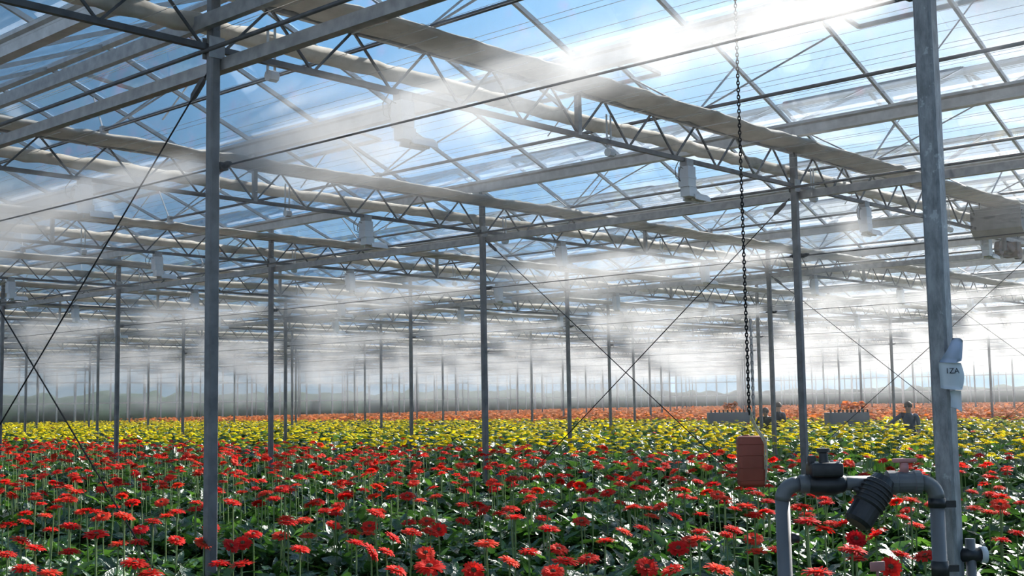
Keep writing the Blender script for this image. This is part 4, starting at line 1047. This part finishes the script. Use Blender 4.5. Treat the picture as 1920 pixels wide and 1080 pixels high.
# ------------------------------------------------------------------ mist
def mist_material(name, g, col):
    m = bpy.data.materials.new(name); m.use_nodes = True; nt = m.node_tree; nt.nodes.clear()
    o = nt.nodes.new('ShaderNodeOutputMaterial'); s = nt.nodes.new('ShaderNodeVolumeScatter'); s.inputs['Color'].default_value = (*col, 1); s.inputs['Anisotropy'].default_value = g
    at = nt.nodes.new('ShaderNodeAttribute'); at.attribute_name = 'density'; nt.links.new(at.outputs['Fac'], s.inputs['Density'])
    nt.links.new(s.outputs[0], o.inputs['Volume']); return m
mist_m = mist_material('water_mist', 0.68, (0.97, 0.98, 1.0))

def volume_object(name, lo, hi, vox, field, label, step):
    ng = bpy.data.node_groups.new(name, 'GeometryNodeTree')
    ng.interface.new_socket('Geometry', in_out='INPUT', socket_type='NodeSocketGeometry'); ng.interface.new_socket('Geometry', in_out='OUTPUT', socket_type='NodeSocketGeometry')
    go = ng.nodes.new('NodeGroupOutput'); vc = ng.nodes.new('GeometryNodeVolumeCube'); sm = ng.nodes.new('GeometryNodeSetMaterial'); sm.inputs['Material'].default_value = mist_m
    vc.inputs['Min'].default_value = lo; vc.inputs['Max'].default_value = hi
    for k, n_ in enumerate(('Resolution X', 'Resolution Y', 'Resolution Z')): vc.inputs[n_].default_value = max(2, int((hi[k] - lo[k]) / vox[k]))
    pos = ng.nodes.new('GeometryNodeInputPosition'); sp = ng.nodes.new('ShaderNodeSeparateXYZ'); ng.links.new(pos.outputs[0], sp.inputs[0])
    ng.links.new(field(ng, pos.outputs[0], sp.outputs[0], sp.outputs[1], sp.outputs[2]), vc.inputs['Density'])
    ng.links.new(vc.outputs[0], sm.inputs['Geometry']); ng.links.new(sm.outputs[0], go.inputs[0])
    vd_ = bpy.data.volumes.new(name); o = link(name, vd_); vd_.materials.append(mist_m); vd_.render.step_size = step; vd_.render.clipping = 0.0
    md = o.modifiers.new('mist', 'NODES'); md.node_group = ng
    return tag(o, label, None, None, 'stuff')

def gn_noise(ng, vec, scale, detail, rough, offs=(0, 0, 0), stretch=(1, 1, 1)):
    vm = ng.nodes.new('ShaderNodeVectorMath'); vm.operation = 'MULTIPLY_ADD'; ng.links.new(vec, vm.inputs[0]); vm.inputs[1].default_value = stretch; vm.inputs[2].default_value = offs
    n = ng.nodes.new('ShaderNodeTexNoise'); n.inputs['Scale'].default_value = scale; n.inputs['Detail'].default_value = detail; n.inputs['Roughness'].default_value = rough
    ng.links.new(vm.outputs[0], n.inputs['Vector']); return n.outputs[0]
def smooth(ng, v, lo, hi, o0=0.0, o1=1.0):
    n = ng.nodes.new('ShaderNodeMapRange'); n.interpolation_type = 'SMOOTHSTEP'; n.inputs[1].default_value = lo; n.inputs[2].default_value = hi; n.inputs[3].default_value = o0; n.inputs[4].default_value = o1
    ng.links.new(v, n.inputs[0]); return n.outputs[0]
NZ = CH + 1.34
PLUME_K, HAZE_K = 1.0, 1.0
def plumes(ng, vec, x, y, z, gain, grow, turb):
    m = lambda *a, **k: math_node(ng, *a, **k)
    n1 = gn_noise(ng, vec, 1.6, 3, 0.6); n2 = gn_noise(ng, vec, 1.6, 3, 0.6, (31, 7, 3)); n3 = gn_noise(ng, vec, 5.0, 4, 0.65, (3, 11, 5))
    # along +Y from every nozzle: yl metres downstream, xl metres off the post row
    yl = m('FLOORED_MODULO', m('SUBTRACT', y, B0), SB)
    xl = m('SUBTRACT', m('FLOORED_MODULO', m('ADD', m('SUBTRACT', x, A0), SA / 2), SA), SA / 2)
    w = m('MULTIPLY', yl, turb)
    xc = m('ADD', m('SUBTRACT', xl, m('MULTIPLY', yl, 0.05)), m('MULTIPLY', m('SUBTRACT', n1, 0.5), w))
    zc_ = m('ADD', m('SUBTRACT', z, m('ADD', NZ, m('MULTIPLY', yl, 0.02))), m('MULTIPLY', m('SUBTRACT', n2, 0.5), w))
    r = m('ADD', 0.045, m('MULTIPLY', yl, grow))
    d2 = m('DIVIDE', m('ADD', m('MULTIPLY', xc, xc), m('MULTIPLY', zc_, zc_)), m('MULTIPLY', r, r))
    p1 = m('MULTIPLY', m('EXPONENT', m('MULTIPLY', d2, -1.0)), m('DIVIDE', 0.42, m('POWER', r, 0.8)))
    p1 = m('MULTIPLY', p1, smooth(ng, yl, 0.05, 0.16))
    # along -Y, shorter, and drifting towards +X
    yb = m('SUBTRACT', SB, yl); fx = m('SUBTRACT', xl, m('MULTIPLY', yb, 0.45))
    r2 = m('ADD', 0.045, m('MULTIPLY', yb, 0.13))
    w2 = m('MULTIPLY', yb, 0.4)
    xc2 = m('ADD', fx, m('MULTIPLY', m('SUBTRACT', n2, 0.5), w2)); zc2 = m('ADD', m('SUBTRACT', z, m('SUBTRACT', NZ, m('MULTIPLY', yb, 0.10))), m('MULTIPLY', m('SUBTRACT', n1, 0.5), w2))
    e2 = m('DIVIDE', m('ADD', m('MULTIPLY', xc2, xc2), m('MULTIPLY', zc2, zc2)), m('MULTIPLY', r2, r2))
    p2 = m('MULTIPLY', m('EXPONENT', m('MULTIPLY', e2, -1.0)), m('DIVIDE', 0.16, m('POWER', r2, 0.8)))
    p2 = m('MULTIPLY', m('MULTIPLY', p2, smooth(ng, yb, 0.05, 0.16)), smooth(ng, yb, 0.9, 2.6, 1, 0))
    rag = smooth(ng, n3, 0.34, 0.62, 0.15, 1.3)
    return m('MULTIPLY', m('MULTIPLY', m('ADD', p1, p2), rag), gain)
def near_field(ng, vec, x, y, z):
    m = lambda *a, **k: math_node(ng, *a, **k)
    d = plumes(ng, vec, x, y, z, 1.5 * PLUME_K, 0.042, 0.15)
    return m('MAXIMUM', m('SUBTRACT', d, 0.02), 0.003)
def far_field(ng, vec, x, y, z):
    m = lambda *a, **k: math_node(ng, *a, **k)
    d = m('MULTIPLY', plumes(ng, vec, x, y, z, 1.3 * PLUME_K, 0.042, 0.22), m('SUBTRACT', 1.0, m('MULTIPLY', smooth(ng, x, 13.0, 13.6, 1, 0), smooth(ng, y, 4.9, 5.4, 1, 0))))   # the outermost nozzle of the second row is shut
    hz = gn_noise(ng, vec, 0.75, 4, 0.62, (0, 0, 0), (1, 0.35, 2.0))
    hz = smooth(ng, hz, 0.49, 0.64)
    dist = m('ADD', m('MULTIPLY', x, FW.x), m('MULTIPLY', y, FW.y))
    hz = m('MULTIPLY', m('MULTIPLY', hz, smooth(ng, dist, 14, 40)), m('MULTIPLY', smooth(ng, z, 1.3, 2.2), smooth(ng, z, CH + 1.5, CH + 2.2, 1, 0.1)))
    return m('MAXIMUM', m('SUBTRACT', m('ADD', d, m('MULTIPLY', hz, 0.070 * HAZE_K)), 0.004), m('MULTIPLY', smooth(ng, z, 1.0, 1.9, 0.15, 1.0), 0.0035 * HAZE_K))
volume_object('mist_jets', (2.6, -0.5, CH + 0.6), (9.9, 18.0, CH + 2.3), (0.07, 0.07, 0.07), near_field, 'white spray plumes drifting from the nozzles on the nearest posts', 0.14)
volume_object('drifting_mist', (9.92, 2.0, 0.9), (23.9, 30.0, CH + 2.5), (0.11, 0.11, 0.11), far_field, 'wisps of white mist trailing from the nozzles of the middle rows', 0.4)
volume_object('drifting_mist', (23.92, 8.0, 0.9), (62.0, 60.0, CH + 2.5), (0.24, 0.24, 0.16), far_field, 'bands of white mist drifting through the far bays', 0.7)
volume_object('drifting_mist', (12.0, 30.02, 0.9), (23.9, 60.0, CH + 2.5), (0.24, 0.24, 0.16), far_field, 'grey mist bank along the glazed side wall', 0.7)
